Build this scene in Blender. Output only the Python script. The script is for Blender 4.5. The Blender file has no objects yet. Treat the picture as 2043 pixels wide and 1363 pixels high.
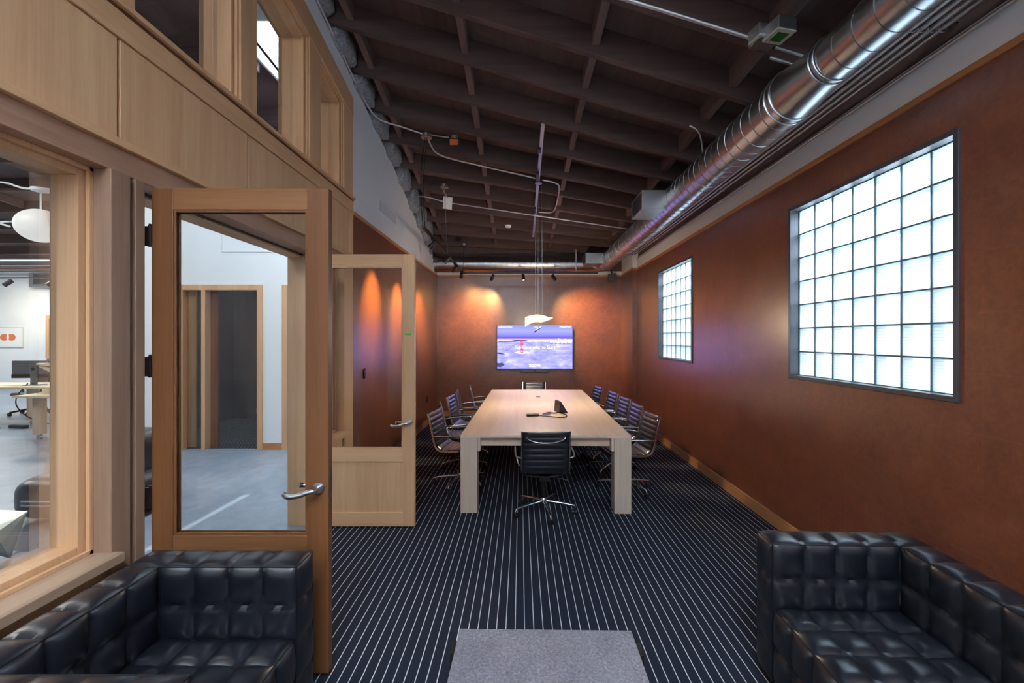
import bpy, math, random
from mathutils import Vector, Matrix, noise
random.seed(7)
PI = math.pi
scn = bpy.context.scene
COL = scn.collection
R = math.radians

# ------------------------------------------------------------------ helpers
def s2l(c):
    c = c / 255.0
    return c / 12.92 if c <= 0.04045 else ((c + 0.055) / 1.055) ** 2.4
def rgb(r, g, b): return (s2l(r), s2l(g), s2l(b), 1.0)

class MB:
    """collects shapes; build() links them as one mesh object"""
    def __init__(s): s.v = []; s.f = []
    def add(s, vs, fs, M=None):
        n = len(s.v)
        s.v += [tuple(M @ Vector(p)) if M is not None else tuple(p) for p in vs]
        s.f += [tuple(i + n for i in f) for f in fs]
        return s
    def box(s, x0, x1, y0, y1, z0, z1, M=None):
        x0, x1 = sorted((x0, x1)); y0, y1 = sorted((y0, y1)); z0, z1 = sorted((z0, z1))
        return s.add([(x0,y0,z0),(x1,y0,z0),(x1,y1,z0),(x0,y1,z0),(x0,y0,z1),(x1,y0,z1),(x1,y1,z1),(x0,y1,z1)],
              [(0,3,2,1),(4,5,6,7),(0,1,5,4),(1,2,6,5),(2,3,7,6),(3,0,4,7)], M)
    def prism(s, pts, axis, a, b, M=None):
        """polygon pts extruded along axis from a to b. axis x: pts=(y,z); y: (x,z); z: (x,y)"""
        n = len(pts)
        def P(p, t): return (t,p[0],p[1]) if axis=='x' else (p[0],t,p[1]) if axis=='y' else (p[0],p[1],t)
        vs = [P(p,a) for p in pts] + [P(p,b) for p in pts]
        fs = [tuple(range(n)), tuple(range(2*n-1,n-1,-1))] + [(i,i+n,(i+1)%n+n,(i+1)%n) for i in range(n)]
        return s.add(vs, fs, M)
    def tube(s, pts, r, seg=10, M=None, closed=False, rs=None):
        pts = [Vector(p) for p in pts]; n = len(pts); vs = []; fs = []
        up = None
        for i, p in enumerate(pts):
            if closed: t = pts[(i+1)%n] - pts[i-1]
            else: t = pts[min(i+1,n-1)] - pts[max(i-1,0)]
            if t.length < 1e-9: t = Vector((0,0,1))
            t.normalize()
            if up is None:
                up = Vector((0,0,1)) if abs(t.z) < .9 else Vector((1,0,0))
            a = up - t*up.dot(t)
            if a.length < 1e-6: a = t.orthogonal()
            a.normalize(); b = t.cross(a); up = a
            rr = rs[i] if rs else r
            for k in range(seg):
                an = 2*PI*k/seg
                vs.append(p + a*(rr*math.cos(an)) + b*(rr*math.sin(an)))
        m = n if closed else n-1
        for i in range(m):
            for k in range(seg):
                j = (i+1) % n
                fs.append((i*seg+k, i*seg+(k+1)%seg, j*seg+(k+1)%seg, j*seg+k))
        if not closed:
            fs.append(tuple(range(seg-1,-1,-1))); fs.append(tuple((n-1)*seg+k for k in range(seg)))
        return s.add(vs, fs, M)
    def cyl(s, p0, p1, r, seg=20, r1=None, M=None):
        return s.tube([p0, p1], r, seg, M, rs=[r, r if r1 is None else r1])
    def lathe(s, prof, seg=32, M=None):
        vs = []; fs = []; n = len(prof)
        for r, z in prof:
            for k in range(seg):
                a = 2*PI*k/seg; vs.append((r*math.cos(a), r*math.sin(a), z))
        for i in range(n-1):
            for k in range(seg):
                fs.append((i*seg+k, i*seg+(k+1)%seg, (i+1)*seg+(k+1)%seg, (i+1)*seg+k))
        fs.append(tuple(range(seg-1,-1,-1))); fs.append(tuple((n-1)*seg+k for k in range(seg)))
        return s.add(vs, fs, M)
    def grid(s, fn, nu, nv, M=None, flip=False):
        vs = [fn(i/nu, j/nv) for j in range(nv+1) for i in range(nu+1)]
        fs = []
        for j in range(nv):
            for i in range(nu):
                a = j*(nu+1)+i
                q = (a, a+1, a+nu+2, a+nu+1)
                fs.append(q[::-1] if flip else q)
        return s.add(vs, fs, M)
    def build(s, name, mat, parent=None, smooth=False, bevel=0, merge=False, angle=40, segs=2):
        me = bpy.data.meshes.new(name)
        me.from_pydata(s.v, [], s.f); me.update()
        me.materials.append(mat)
        if merge:
            import bmesh
            bm = bmesh.new(); bm.from_mesh(me)
            bmesh.ops.remove_doubles(bm, verts=bm.verts, dist=1e-4)
            bmesh.ops.recalc_face_normals(bm, faces=bm.faces)
            bm.to_mesh(me); bm.free()
        if smooth:
            me.polygons.foreach_set('use_smooth', [True]*len(me.polygons))
            if smooth != 'all': me.set_sharp_from_angle(angle=R(angle))
        o = bpy.data.objects.new(name, me); COL.objects.link(o)
        if parent is not None: o.parent = parent
        if bevel:
            b = o.modifiers.new('edge', 'BEVEL'); b.width = bevel; b.segments = segs; b.limit_method = 'ANGLE'; b.angle_limit = R(40)
        return o

def box(name, mat, x0, x1, y0, y1, z0, z1, parent=None, bevel=.003):
    return MB().box(x0,x1,y0,y1,z0,z1).build(name, mat, parent, bevel=bevel)
def tag(o, label=None, cat=None, group=None, kind=None):
    if label: o['label'] = label
    if cat: o['category'] = cat
    if group: o['group'] = group
    if kind: o['kind'] = kind
    return o
def struct(o, label=None): return tag(o, label=label, kind='structure')
def empty(name, loc=(0,0,0), rz=0, label=None, cat=None, group=None, kind=None):
    o = bpy.data.objects.new(name, None); COL.objects.link(o)
    o.location = loc; o.rotation_euler = (0,0,rz); o.empty_display_size = .1
    return tag(o, label, cat, group, kind)
def copy_tree(o, parent=None):
    c = o.copy(); COL.objects.link(c)
    if parent is not None: c.parent = parent
    for ch in [x for x in bpy.data.objects if x.parent == o]: copy_tree(ch, c)
    return c
def smooth_path(pts, it=2):
    pts = [Vector(p) for p in pts]
    for _ in range(it):
        out = [pts[0]]
        for a, b in zip(pts[:-1], pts[1:]):
            out += [a*.75+b*.25, a*.25+b*.75]
        out.append(pts[-1]); pts = out
    return pts

# ---------------------------------------------------------------- materials
class NT:
    def __init__(s, name):
        s.m = bpy.data.materials.new(name); s.m.use_nodes = True
        s.t = s.m.node_tree; s.n = s.t.nodes; s.l = s.t.links
        s.b = s.n['Principled BSDF']; s.out = s.n['Material Output']
    def node(s, typ, **kw):
        n = s.n.new(typ)
        for k, v in kw.items():
            if k.startswith('i_'):
                key = k[2:]; key = int(key) if key.isdigit() else key.replace('_',' ')
                n.inputs[key].default_value = v
            else: setattr(n, k, v)
        return n
    def link(s, a, b): s.l.new(a, b)
    def pos(s, scale=(1,1,1), obj=False):
        src = s.node('ShaderNodeTexCoord').outputs['Object'] if obj else s.node('ShaderNodeNewGeometry').outputs['Position']
        mp = s.node('ShaderNodeMapping'); mp.inputs['Scale'].default_value = scale
        s.link(src, mp.inputs['Vector']); return mp.outputs[0]
    def noise(s, vec, scale=5, detail=4, rough=.5, dist=0):
        n = s.node('ShaderNodeTexNoise'); n.inputs['Scale'].default_value = scale; n.inputs['Detail'].default_value = detail
        n.inputs['Roughness'].default_value = rough; n.inputs['Distortion'].default_value = dist
        s.link(vec, n.inputs['Vector']); return n.outputs[0]
    def ramp(s, fac, stops):
        r = s.node('ShaderNodeValToRGB'); e = r.color_ramp.elements
        while len(e) < len(stops): e.new(.5)
        for el, (p, c) in zip(e, stops): el.position = p; el.color = c
        s.link(fac, r.inputs[0]); return r.outputs[0]
    def mix(s, f, a, b, mode='MIX'):
        n = s.node('ShaderNodeMix', data_type='RGBA', blend_type=mode)
        for sock, v in ((n.inputs[0], f), (n.inputs[6], a), (n.inputs[7], b)):
            if hasattr(v, 'is_linked') or hasattr(v, 'links'): s.link(v, sock)
            else: sock.default_value = v
        return n.outputs[2]
    def math(s, op, a, b=None):
        n = s.node('ShaderNodeMath', operation=op)
        for i, v in enumerate((a, b)):
            if v is None: continue
            if hasattr(v, 'links'): s.link(v, n.inputs[i])
            else: n.inputs[i].default_value = v
        return n.outputs[0]
    def bump(s, h, strength=.2, dist=.01):
        b = s.node('ShaderNodeBump'); b.inputs['Strength'].default_value = strength; b.inputs['Distance'].default_value = dist
        s.link(h, b.inputs['Height']); s.link(b.outputs[0], s.b.inputs['Normal'])
    def set(s, **kw):
        for k, v in kw.items(): s.b.inputs[k.replace('_',' ')].default_value = v
        return s

def flat(name, c, rough=.6, metal=0, spec=.5, nz=0, coat=0):
    t = NT(name); t.set(Roughness=rough, Metallic=metal, Specular_IOR_Level=spec, Coat_Weight=coat)
    n = t.noise(t.pos(), 9, 4)
    c2 = tuple(x*(1-.12-nz) for x in c[:3]) + (1,)
    t.link(t.mix(n, c, c2), t.b.inputs['Base Color'])
    return t.m

def wood(name, axis, ca, cb, rough=.45, plank=.11, bump=.04):
    """straight grained softwood; grain runs along axis"""
    t = NT(name)
    sc = {'z': (1,1,.035), 'y': (1,.035,1), 'x': (.035,1,1)}[axis]
    p = t.pos(sc)
    fine = t.noise(p, 95, 3, .6, .2)
    band = t.noise(p, 14, 2, .5, .3)
    wide = t.noise(t.pos({'z': (1,1,.12), 'y': (1,.12,1), 'x': (.12,1,1)}[axis]), 5, 2)
    f = t.math('ADD', t.math('MULTIPLY', fine, .3), t.math('ADD', t.math('MULTIPLY', band, .4), t.math('MULTIPLY', wide, .3)))
    c = t.ramp(f, [(.32, ca), (.66, cb)])
    t.link(c, t.b.inputs['Base Color']); t.set(Roughness=rough, Specular_IOR_Level=.35)
    t.bump(fine, bump, .002)
    return t.m

FIR_A, FIR_B = rgb(222,180,138), rgb(198,152,112)
W_Z = wood('fir_vertical', 'z', FIR_A, FIR_B)
W_Y = wood('fir_along', 'y', FIR_A, FIR_B)
W_X = wood('fir_across', 'x', FIR_A, FIR_B)
W_YD = wood('fir_header_shaded', 'y', rgb(186,146,120), rgb(158,120,96))  # same fir, darkened to carry the header's shade in its colour
W_DOOR = wood('door_stile_fir_shaded', 'z', rgb(132,86,52), rgb(100,62,36))  # near leaf's stiles, and rails below, are fir darkened for its shade
W_DOORX = wood('door_rail_fir_shaded', 'x', rgb(148,102,66), rgb(116,76,46))
W_CASE = wood('casing_fir_shaded', 'z', rgb(168,136,112), rgb(138,108,88))  # fir darkened for the shade on the post's room face
W_DARK = wood('dark_reveal', 'z', rgb(110,62,34), rgb(82,44,24))
TBL_Y = wood('bleached_oak', 'y', rgb(226,204,184), rgb(204,180,160), .38, bump=.03)
TBL_Z = wood('bleached_oak_upright', 'z', rgb(214,196,178), rgb(190,168,150), .42, bump=.03)
BASEW = wood('baseboard_fir', 'y', rgb(200,144,96), rgb(168,112,70))

def leather_wall():
    t = NT('rust_wall_panel'); p = t.pos()
    a = t.noise(p, 3.0, 6, .65); b = t.noise(p, 14, 6, .7, .6); sp = t.noise(p, 38, 3, .6)
    f = t.math('ADD', t.math('MULTIPLY', a, .4), t.math('ADD', t.math('MULTIPLY', b, .35), t.math('MULTIPLY', sp, .25)))
    c = t.ramp(f, [(.33, rgb(86,45,28)), (.5, rgb(116,63,38)), (.68, rgb(138,80,50))])
    # rectangular tiles with hairline seams
    g = t.node('ShaderNodeNewGeometry'); sep = t.node('ShaderNodeSeparateXYZ'); t.link(g.outputs['Position'], sep.inputs[0])
    along = t.math('ADD', sep.outputs[0], sep.outputs[1])
    def seam(v, per, off, w):
        q = t.math('FRACT', t.math('MULTIPLY', t.math('ADD', v, off), 1/per))
        return t.math('LESS_THAN', q, w/per)
    s1 = seam(sep.outputs[2], .31, .02, .0035); s2 = seam(along, .92, .1, .0035)
    sm = t.math('MAXIMUM', s1, s2)
    t.link(t.mix(t.math('MULTIPLY', sm, .28), c, rgb(160,100,68)), t.b.inputs['Base Color'])
    rr = t.math('ADD', t.math('MULTIPLY', b, .14), .30)
    t.link(rr, t.b.inputs['Roughness']); t.set(Specular_IOR_Level=.6, Coat_Weight=.8, Coat_Roughness=.28, Coat_IOR=1.55)
    t.bump(t.math('SUBTRACT', t.math('MULTIPLY', b, .4), t.math('MULTIPLY', sm, .4)), .12, .004)
    return t.m
M_WALL = leather_wall()
M_WHITE = flat('white_paint', rgb(236,242,247), .6, nz=-.08)
M_JOIST = wood('joist_paint', 'x', rgb(98,79,77), rgb(70,55,55), .7, bump=.1)
M_DECK = wood('deck_paint', 'y', rgb(112,92,88), rgb(88,70,68), .8)
M_BLOCK = wood('block_paint', 'y', rgb(120,100,96), rgb(94,77,75), .7)

def carpet():
    t = NT('pinstripe_carpet')
    g = t.node('ShaderNodeNewGeometry'); sep = t.node('ShaderNodeSeparateXYZ'); t.link(g.outputs['Position'], sep.inputs[0])
    wob = t.math('MULTIPLY', t.math('SUBTRACT', t.noise(t.pos(), 40, 3), .5), .0012)
    q = t.math('FRACT', t.math('MULTIPLY', t.math('ADD', t.math('ADD', sep.outputs[0], 5.5-.0195), wob), 1/.055))
    line = t.math('LESS_THAN', q, .088)
    weave = t.noise(t.pos((1,1,1)), 260, 2, .6)
    rib = t.node('ShaderNodeTexWave', wave_type='BANDS', bands_direction='X'); rib.inputs['Scale'].default_value = 60
    t.link(t.pos(), rib.inputs['Vector'])
    base = t.ramp(t.math('ADD', t.math('MULTIPLY', weave, .7), t.math('MULTIPLY', rib.outputs[1], .3)), [(.3, rgb(17,21,31)), (.75, rgb(42,48,62))])
    lc = t.ramp(weave, [(.3, rgb(170,172,178)), (.7, rgb(222,224,228))])
    t.link(t.mix(line, base, lc), t.b.inputs['Base Color'])
    t.set(Roughness=.9, Specular_IOR_Level=.15)
    t.bump(t.math('ADD', weave, line), .3, .003)
    return t.m
M_CARPET = carpet()
def concrete():
    t = NT('sealed_concrete'); p = t.pos()
    a = t.noise(p, .9, 6, .6, .8); b = t.noise(p, 6, 5, .6, 1.0)
    c = t.ramp(t.math('ADD', t.math('MULTIPLY', a, .6), t.math('MULTIPLY', b, .4)), [(.32, rgb(104,120,138)), (.66, rgb(140,154,170))])
    t.link(c, t.b.inputs['Base Color']); t.set(Roughness=.32, Specular_IOR_Level=.4)
    return t.m
M_CONC = concrete()
def galv(name='galvanised_steel', r0=.2, r1=.34, col=(176,180,184)):
    t = NT(name); n = t.noise(t.pos(), 7, 4, .6, .5); n2 = t.noise(t.pos((1,6,1)), 3, 3)
    t.link(t.math('ADD', t.math('MULTIPLY', n, r1-r0), r0), t.b.inputs['Roughness'])
    t.link(t.mix(n2, rgb(*col), rgb(*(x*.86 for x in col))), t.b.inputs['Base Color']); t.set(Metallic=1.0)
    return t.m
M_DUCT = galv(r0=.27, r1=.34, col=(196,200,204))
M_BOX = galv('galvanised_box', .35, .5, (190,194,196))
M_PIPE = galv('conduit_steel', .42, .52, (214,216,218))
M_SEAM = galv('duct_seam', .3, .4, (150,154,158))
M_CHROME = flat('polished_aluminium', (.68,.69,.71,1), .2, 1.0)
M_STEEL = flat('brushed_steel', (.55,.57,.6,1), .28, 1.0)
M_BLACK = flat('black_plastic', rgb(22,22,24), .4)
M_BRONZE = flat('dark_bronze', rgb(58,50,52), .4, .6)
M_FRAME = flat('grey_metal_frame', rgb(84,86,92), .4, .4)
M_MORTAR = flat('block_joint', rgb(96,112,120), .7)
def leather(name, c, rough=.36, coat=0):
    t = NT(name); n = t.noise(t.pos(), 260, 3, .6); a = t.noise(t.pos(), 5, 4)
    t.link(t.mix(a, c, tuple(x*1.35 for x in c[:3])+(1,)), t.b.inputs['Base Color'])
    t.link(t.math('ADD', t.math('MULTIPLY', a, .12), rough-.06), t.b.inputs['Roughness'])
    t.set(Specular_IOR_Level=.75, Coat_Weight=coat, Coat_Roughness=.22); t.bump(n, .08, .001)
    return t.m
M_SOFA = leather('black_leather', rgb(16,19,27), .33)
M_CHAIR = leather('chair_leather', rgb(26,27,34), .30, .8)
M_LOUNGE = leather('lounge_leather', rgb(34,37,42), .34)
M_PIPING = flat('piping', rgb(16,17,20), .4)
def felt():
    t = NT('grey_terrazzo_felt'); p = t.pos()
    a = t.noise(p, 95, 5, .7, .8); b = t.noise(p, 6, 4)
    c = t.ramp(t.math('ADD', t.math('MULTIPLY', a, .8), t.math('MULTIPLY', b, .2)), [(.34, rgb(88,88,96)), (.5, rgb(118,116,124)), (.66, rgb(150,148,156))])
    t.link(c, t.b.inputs['Base Color']); t.set(Roughness=.6, Specular_IOR_Level=.3); t.bump(a, .1, .002)
    return t.m
M_FELT = felt()
def glassm(name, tint=(.96,.98,.98,1), refl=.08):
    t = NT(name); t.n.remove(t.b)
    tr = t.node('ShaderNodeBsdfTransparent'); tr.inputs[0].default_value = tint
    gl = t.node('ShaderNodeBsdfGlossy'); gl.inputs['Roughness'].default_value = .01
    fr = t.node('ShaderNodeFresnel'); fr.inputs[0].default_value = 1.45
    mx = t.node('ShaderNodeMixShader')
    t.link(t.math('MULTIPLY', fr.outputs[0], .55), mx.inputs[0]); t.link(tr.outputs[0], mx.inputs[1]); t.link(gl.outputs[0], mx.inputs[2])
    t.link(mx.outputs[0], t.out.inputs[0]); return t.m
M_GLASS = glassm('clear_glass')
def blockglass():
    t = NT('ribbed_glass_block'); t.n.remove(t.b)
    w = t.node('ShaderNodeTexWave', wave_type='BANDS', bands_direction='Z'); w.inputs['Scale'].default_value = 16; w.inputs['Distortion'].default_value = 1.2
    t.link(t.pos(), w.inputs['Vector'])
    n = t.noise(t.pos((1,.6,3)), 3.2, 2)
    tc = t.node('ShaderNodeTexCoord'); sep = t.node('ShaderNodeSeparateXYZ'); t.link(tc.outputs['Object'], sep.inputs[0])
    e = t.math('MAXIMUM', t.math('ABSOLUTE', sep.outputs[1]), t.math('ABSOLUTE', sep.outputs[2]))
    edge = t.ramp(t.math('MULTIPLY', e, 10), [(.76,(0,0,0,1)),(.80,(1,1,1,1)),(.84,(.25,.25,.25,1)),(.95,(1,1,1,1))])
    f = t.math('MULTIPLY', t.math('POWER', w.outputs[1], 2), t.math('MULTIPLY', t.math('MAXIMUM', t.math('SUBTRACT', n, .38), 0), 3.2))
    c = t.mix(f, (.96,.98,1,1), (.50,.66,.74,1))
    c = t.mix(t.math('MULTIPLY', edge, .75), c, (.42,.60,.66,1))
    tr = t.node('ShaderNodeBsdfTransparent'); t.link(c, tr.inputs[0])
    tl = t.node('ShaderNodeBsdfTranslucent'); t.link(c, tl.inputs[0])
    gl = t.node('ShaderNodeBsdfGlossy'); gl.inputs['Roughness'].default_value = .12
    m1 = t.node('ShaderNodeMixShader'); m1.inputs[0].default_value = .6
    t.link(tr.outputs[0], m1.inputs[1]); t.link(tl.outputs[0], m1.inputs[2])
    m2 = t.node('ShaderNodeMixShader'); m2.inputs[0].default_value = .05
    t.link(m1.outputs[0], m2.inputs[1]); t.link(gl.outputs[0], m2.inputs[2]); t.link(m2.outputs[0], t.out.inputs[0])
    return t.m
M_BLK = blockglass()
def emis(name, c, s):
    t = NT(name); t.set(Emission_Color=c, Emission_Strength=s, Base_Color=tuple(x*.25 for x in c[:3])+(1,)); return t.m
def insul():
    t = NT('grey_insulation'); p = t.pos(); a = t.noise(p, 38, 6, .75); b = t.noise(p, 8, 4)
    t.link(t.ramp(a, [(.3, rgb(104,110,118)), (.7, rgb(190,196,204))]), t.b.inputs['Base Color']); t.set(Roughness=1, Specular_IOR_Level=.05)
    t.bump(t.math('ADD', a, b), .8, .03); return t.m
M_INSUL = insul()
M_PANELBK = W_DARK
M_CORK = flat('cork_leg', rgb(196,172,146), .7)
M_PLY = flat('pale_birch', rgb(208,196,168), .6)
M_CREAM = flat('cream_lacquer', rgb(214,214,202), .45)
M_BROWNROOM = wood('brown_boards', 'z', rgb(84,52,38), rgb(58,34,26), .5)
M_MONITOR = flat('monitor_grey', rgb(92,98,104), .4)
M_TEXT = emis('screen_text', (1,1,1,1), 1.2)

# ------------------------------------------------------------- room geometry
XL, XR, YB, YF = -1.85, 2.32, 9.6, -2.6
def slope(Y): return .2925-.0474*(Y-4.14) if Y > 4.14 else .2925+.028*(4.14-Y)
def jz(X, Y): return 3.52 + slope(Y)*(2.32-X)          # underside of the joists

# floors
struct(box('floor', M_CARPET, XL-.02, XR+.1, YF-.1, YB+.1, -.1, 0, bevel=0), 'dark navy carpet with thin white pinstripes')
struct(box('floor_office', M_CONC, -20, XL-.02, -4, 16.2, -.1, 0, bevel=0), 'blue grey sealed concrete floor beyond the timber partition')

# right wall with two glass block openings
WIN = [(2.29, 3.75, 1.37, 2.83), (5.85, 7.31, 1.375, 2.835)]
def wall_right():
    mb = MB(); x0, x1 = XR, XR+.16
    ys = [YF, WIN[0][0], WIN[0][1], WIN[1][0], WIN[1][1], YB]
    for a, b in ((0,1),(2,3),(4,5)): mb.box(x0,x1,ys[a],ys[b],0,3.085)
    for (a,b,c,d) in WIN:
        mb.box(x0,x1,a,b,0,c); mb.box(x0,x1,a,b,d,3.085)
    struct(mb.build('wall_right', M_WALL), 'rust brown panelled wall holding two glass block windows')
wall_right()
struct(box('wall_right_top', M_DECK, XR+.02, XR+.16, YF, YB, 3.325, 3.80, bevel=0))
struct(box('wall_right_upper', M_WHITE, XR, XR+.16, YF, YB, 3.085, 3.325, bevel=0), 'white painted band above the rust brown wall')
struct(box('trim_1', BASEW, XR-.014, XR+.01, YF, 8.66, 3.08, 3.118), 'thin timber strip topping the rust wall')
struct(box('baseboard_right', BASEW, XR-.018, XR, YF, 8.66, 0, .115), 'timber baseboard along the window wall')
struct(box('wall_column', M_WALL, 2.225, XR+.02, 8.66, YB+.02, 0, 3.085, bevel=.002), 'shallow boxed column in the far right corner')
struct(box('wall_column_upper', M_WHITE, 2.23, XR+.02, 8.665, YB+.02, 3.085, 3.78, bevel=0))
struct(MB().box(2.211,XR,8.646,8.66,3.08,3.118).box(2.211,2.225,8.646,YB,3.08,3.118).build('trim_2', BASEW))
struct(MB().box(2.207,XR,8.642,8.66,0,.115).box(2.207,2.225,8.642,YB,0,.115).build('baseboard_column', BASEW))
# back wall
struct(box('wall_back', M_WALL, XL-.1, XR+.16, YB, YB+.14, 0, 3.085, bevel=0), 'rust brown end wall carrying the television')
struct(box('wall_back_upper', M_WHITE, XL-.1, XR+.16, YB, YB+.14, 3.085, 3.2, bevel=0))
struct(box('wall_back_top', M_DECK, XL-.1, XR+.16, YB, YB+.14, 3.2, 3.95, bevel=0))
struct(box('trim_3', BASEW, XL, 2.211, YB-.014, YB, 3.08, 3.118))
struct(box('baseboard_back', BASEW, XL, 2.207, YB-.018, YB, 0, .115))
# left wall beyond the partition
struct(box('wall_left', M_WALL, XL-.14, XL, 4.79, YB, 0, 3.085, bevel=0), 'rust brown wall left of the table')
struct(box('trim_4', BASEW, XL-.01, XL+.014, 4.79, YB, 3.08, 3.118), 'thin timber strip under the white wall')
struct(box('baseboard_left', BASEW, XL, XL+.018, 4.79, YB, 0, .115))
def zo(Y): return 4.598-.218*(Y-3.70)                 # top of clerestory frame
def wtop(Y):
    pts = [(YF,6.26),(4.0,4.74),(6.28,4.22),(8.88,3.42),(YB,3.20)]
    for (a,b),(c,d) in zip(pts[:-1],pts[1:]):
        if Y <= c: return b+(d-b)*(Y-a)/(c-a)
    return pts[-1][1]
pts = [(4.79,3.118),(YB,3.118),(YB,3.20),(8.88,3.42),(6.28,4.22),(4.0,4.74),(YF,6.26),(YF,zo(YF)),(4.79,zo(4.79))]
struct(MB().prism(pts,'x',XL-.03,XL).build('wall_left_upper', M_WHITE), 'white wall above the clerestory, its top sloping down with the roof')
struct(MB().prism([(YF,4.9),(YF,6.5),(YB+.1,4.05),(YB+.1,3.12),(4.79,3.12),(4.79,zo(4.79))],'x',XL-.26,XL-.20).build('wall_left_backing', M_DECK))
# unseen wall behind the camera, with a high opening added to let in light
mb = MB(); mb.box(XL-.1,XR+.16,YF-.14,YF,0,4.0).box(XL-.1,-1.75,YF-.14,YF,4.0,6.6).box(.3,XR+.16,YF-.14,YF,4.0,6.6).box(-1.75,.3,YF-.14,YF,4.75,6.6)
struct(mb.build('wall_front', M_WHITE))
# roof deck and joists
def deck(u, v):
    X = -1.95+u*4.45; Y = YF-.1+v*(YB-YF+.25); return (X, Y, jz(X,Y)+.235)
def deck2(u, v):
    x,y,z = deck(u,v); return (x,y,z+.03)
SKY_ADDED = (-1.25,1.35,-2.0,-.25)  # skylight opening added out of view to light the lounge end
def strip_deck(xa,xb,ya,yb,nx,ny,m):
    f = lambda dz: (lambda u,v: (xa+u*(xb-xa), ya+v*(yb-ya), jz(xa+u*(xb-xa), ya+v*(yb-ya))+.235+dz))
    m.grid(f(0),nx,ny,flip=True).grid(f(.03),nx,ny)
mb = MB()
strip_deck(-1.95,2.5,SKY_ADDED[3],YB+.15,10,36,mb); strip_deck(-1.95,2.5,YF-.1,SKY_ADDED[2],10,3,mb)
strip_deck(-1.95,SKY_ADDED[0],SKY_ADDED[2],SKY_ADDED[3],2,6,mb); strip_deck(SKY_ADDED[1],2.5,SKY_ADDED[2],SKY_ADDED[3],3,6,mb)
struct(mb.build('ceiling', M_DECK), 'dark painted roof deck above the joists')
zs = lambda X,Y: jz(X,Y)+.235
mb = MB(); x0,x1,y0,y1 = SKY_ADDED
for (xa,xb,ya,yb) in ((x0-.03,x0,y0,y1),(x1,x1+.03,y0,y1),(x0,x1,y0-.03,y0),(x0,x1,y1,y1+.03)): mb.box(xa,xb,ya,yb,min(zs(xa,ya),zs(xb,yb))-.02,5.9)
struct(mb.build('ceiling_added_skylight_curb', M_WHITE), 'white curb of an added, unseen skylight over the lounge end')
YJ = [4.14+.575*k for k in range(-11,10)]
for k, Y in enumerate(YJ):
    if -2.05 < Y < -.25: continue
    zl, zr = jz(-2.0,Y), jz(2.5,Y)
    o = MB().prism([(-2.0,zl),(2.5,zr),(2.5,zr+.24),(-2.0,zl+.24)],'y',Y,Y+.062).build('ceiling_joist', M_JOIST, bevel=.004)
    struct(o, 'dark painted roof joist')
    if k < len(YJ)-1:
        for X in (-1.62,-.53,.615,1.74):
            z0 = jz(X,Y+.3)+.09
            a = jz(X,Y+.062)+.075; b = jz(X,Y+.575)+.075
            o = MB().prism([(Y+.062,a),(Y+.575,b),(Y+.575,b+.155),(Y+.062,a+.155)],'x',X-.032,X+.032).build('ceiling_blocking', M_BLOCK, bevel=.003)
            struct(o)
# insulation batts stuffed between the joist ends
for k, Y in enumerate(YJ[:-1]):
    if Y < 2.6 or Y > 8.6: continue
    yc = Y+.33; zt = jz(XL,yc)+.16; zb = wtop(yc)+.03
    if Y > 8.4: zb += .04
    zc, rz = (zt+zb)/2, (zt-zb)/2+.04
    def fn(u, v, yc=yc, zc=zc, rz=rz, k=k):
        th = u*2*PI; ph = (v-.5)*PI
        cx, cy, cz = math.cos(ph)*math.cos(th), math.cos(ph)*math.sin(th), math.sin(ph)
        d = 1+.10*noise.noise(Vector((cx*3+k*5, cy*3, cz*3)))+.05*noise.noise(Vector((cx*9, cy*9+k, cz*9)))
        e = lambda q: math.copysign(abs(q)**.5, q)
        return (XL-.03+e(cx)*.13*d, yc+e(cy)*.262*d, zc+e(cz)*rz*d)
    o = MB().grid(fn,48,28).build('insulation_batt', M_INSUL, smooth='all', merge=True)
    nth = k-YJ.index([y for y in YJ if y >= 2.6][0])
    tag(o, ['grey fluffy insulation batt filling the joist bay closest to the camera','second','third','fourth','fifth','sixth','seventh','eighth','ninth','tenth','eleventh','twelfth'][0] if nth == 0 else
        'grey fluffy insulation batt in roof bay %s from the camera, above the sloping white wall' % ['','two','three','four','five','six','seven','eight','nine','ten','eleven','twelve'][nth], 'insulation', 'insulation batts along the sloping white wall')

# glass block windows
def glass_block_window(n, a, b, c, d, label):
    root = struct(empty('window_%d' % n, (XR, a, c)), label)
    W, H = b-a, d-c
    f = MB(); t = .03
    for bx in ((-.012,.06,0,t,0,H),(-.012,.06,W-t,W,0,H),(-.012,.06,t,W-t,0,t),(-.012,.06,t,W-t,H-t,H)): f.box(*bx)
    f.build('window_frame', M_FRAME, root, bevel=.002)
    j = MB(); p = .2
    for i in range(8): j.box(.062,.14,t+i*p-.005,t+i*p+.005,t,H-t)
    for i in range(8): j.box(.0625,.1395,t,W-t,t+i*p-.005,t+i*p+.005)
    j.build('block_joint', M_MORTAR, root)
    first = None
    for i in range(7):
        for k in range(7):
            if first is None:
                m = MB()
                def face(x, s):
                    def g(u, v):
                        e = min(u,1-u,v,1-v); q = min(1, e/.09)
                        q = q*q*(3-2*q)
                        return (x-s*.007*q, (u-.5)*(p-.008), (v-.5)*(p-.008))
                    return g
                m.grid(face(.070,1),18,18,flip=True).grid(face(.132,-1),18,18)
                h = (p-.008)/2
                o = m.build('glass_block', M_BLK, root, smooth='all'); first = o
            else:
                o = first.copy(); COL.objects.link(o)
            o.location = (0, t+p*(i+.5), t+p*(k+.5))
glass_block_window(1, *WIN[0], 'large glass block window nearest the camera')
glass_block_window(2, *WIN[1], 'glass block window nearer the end wall')

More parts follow.
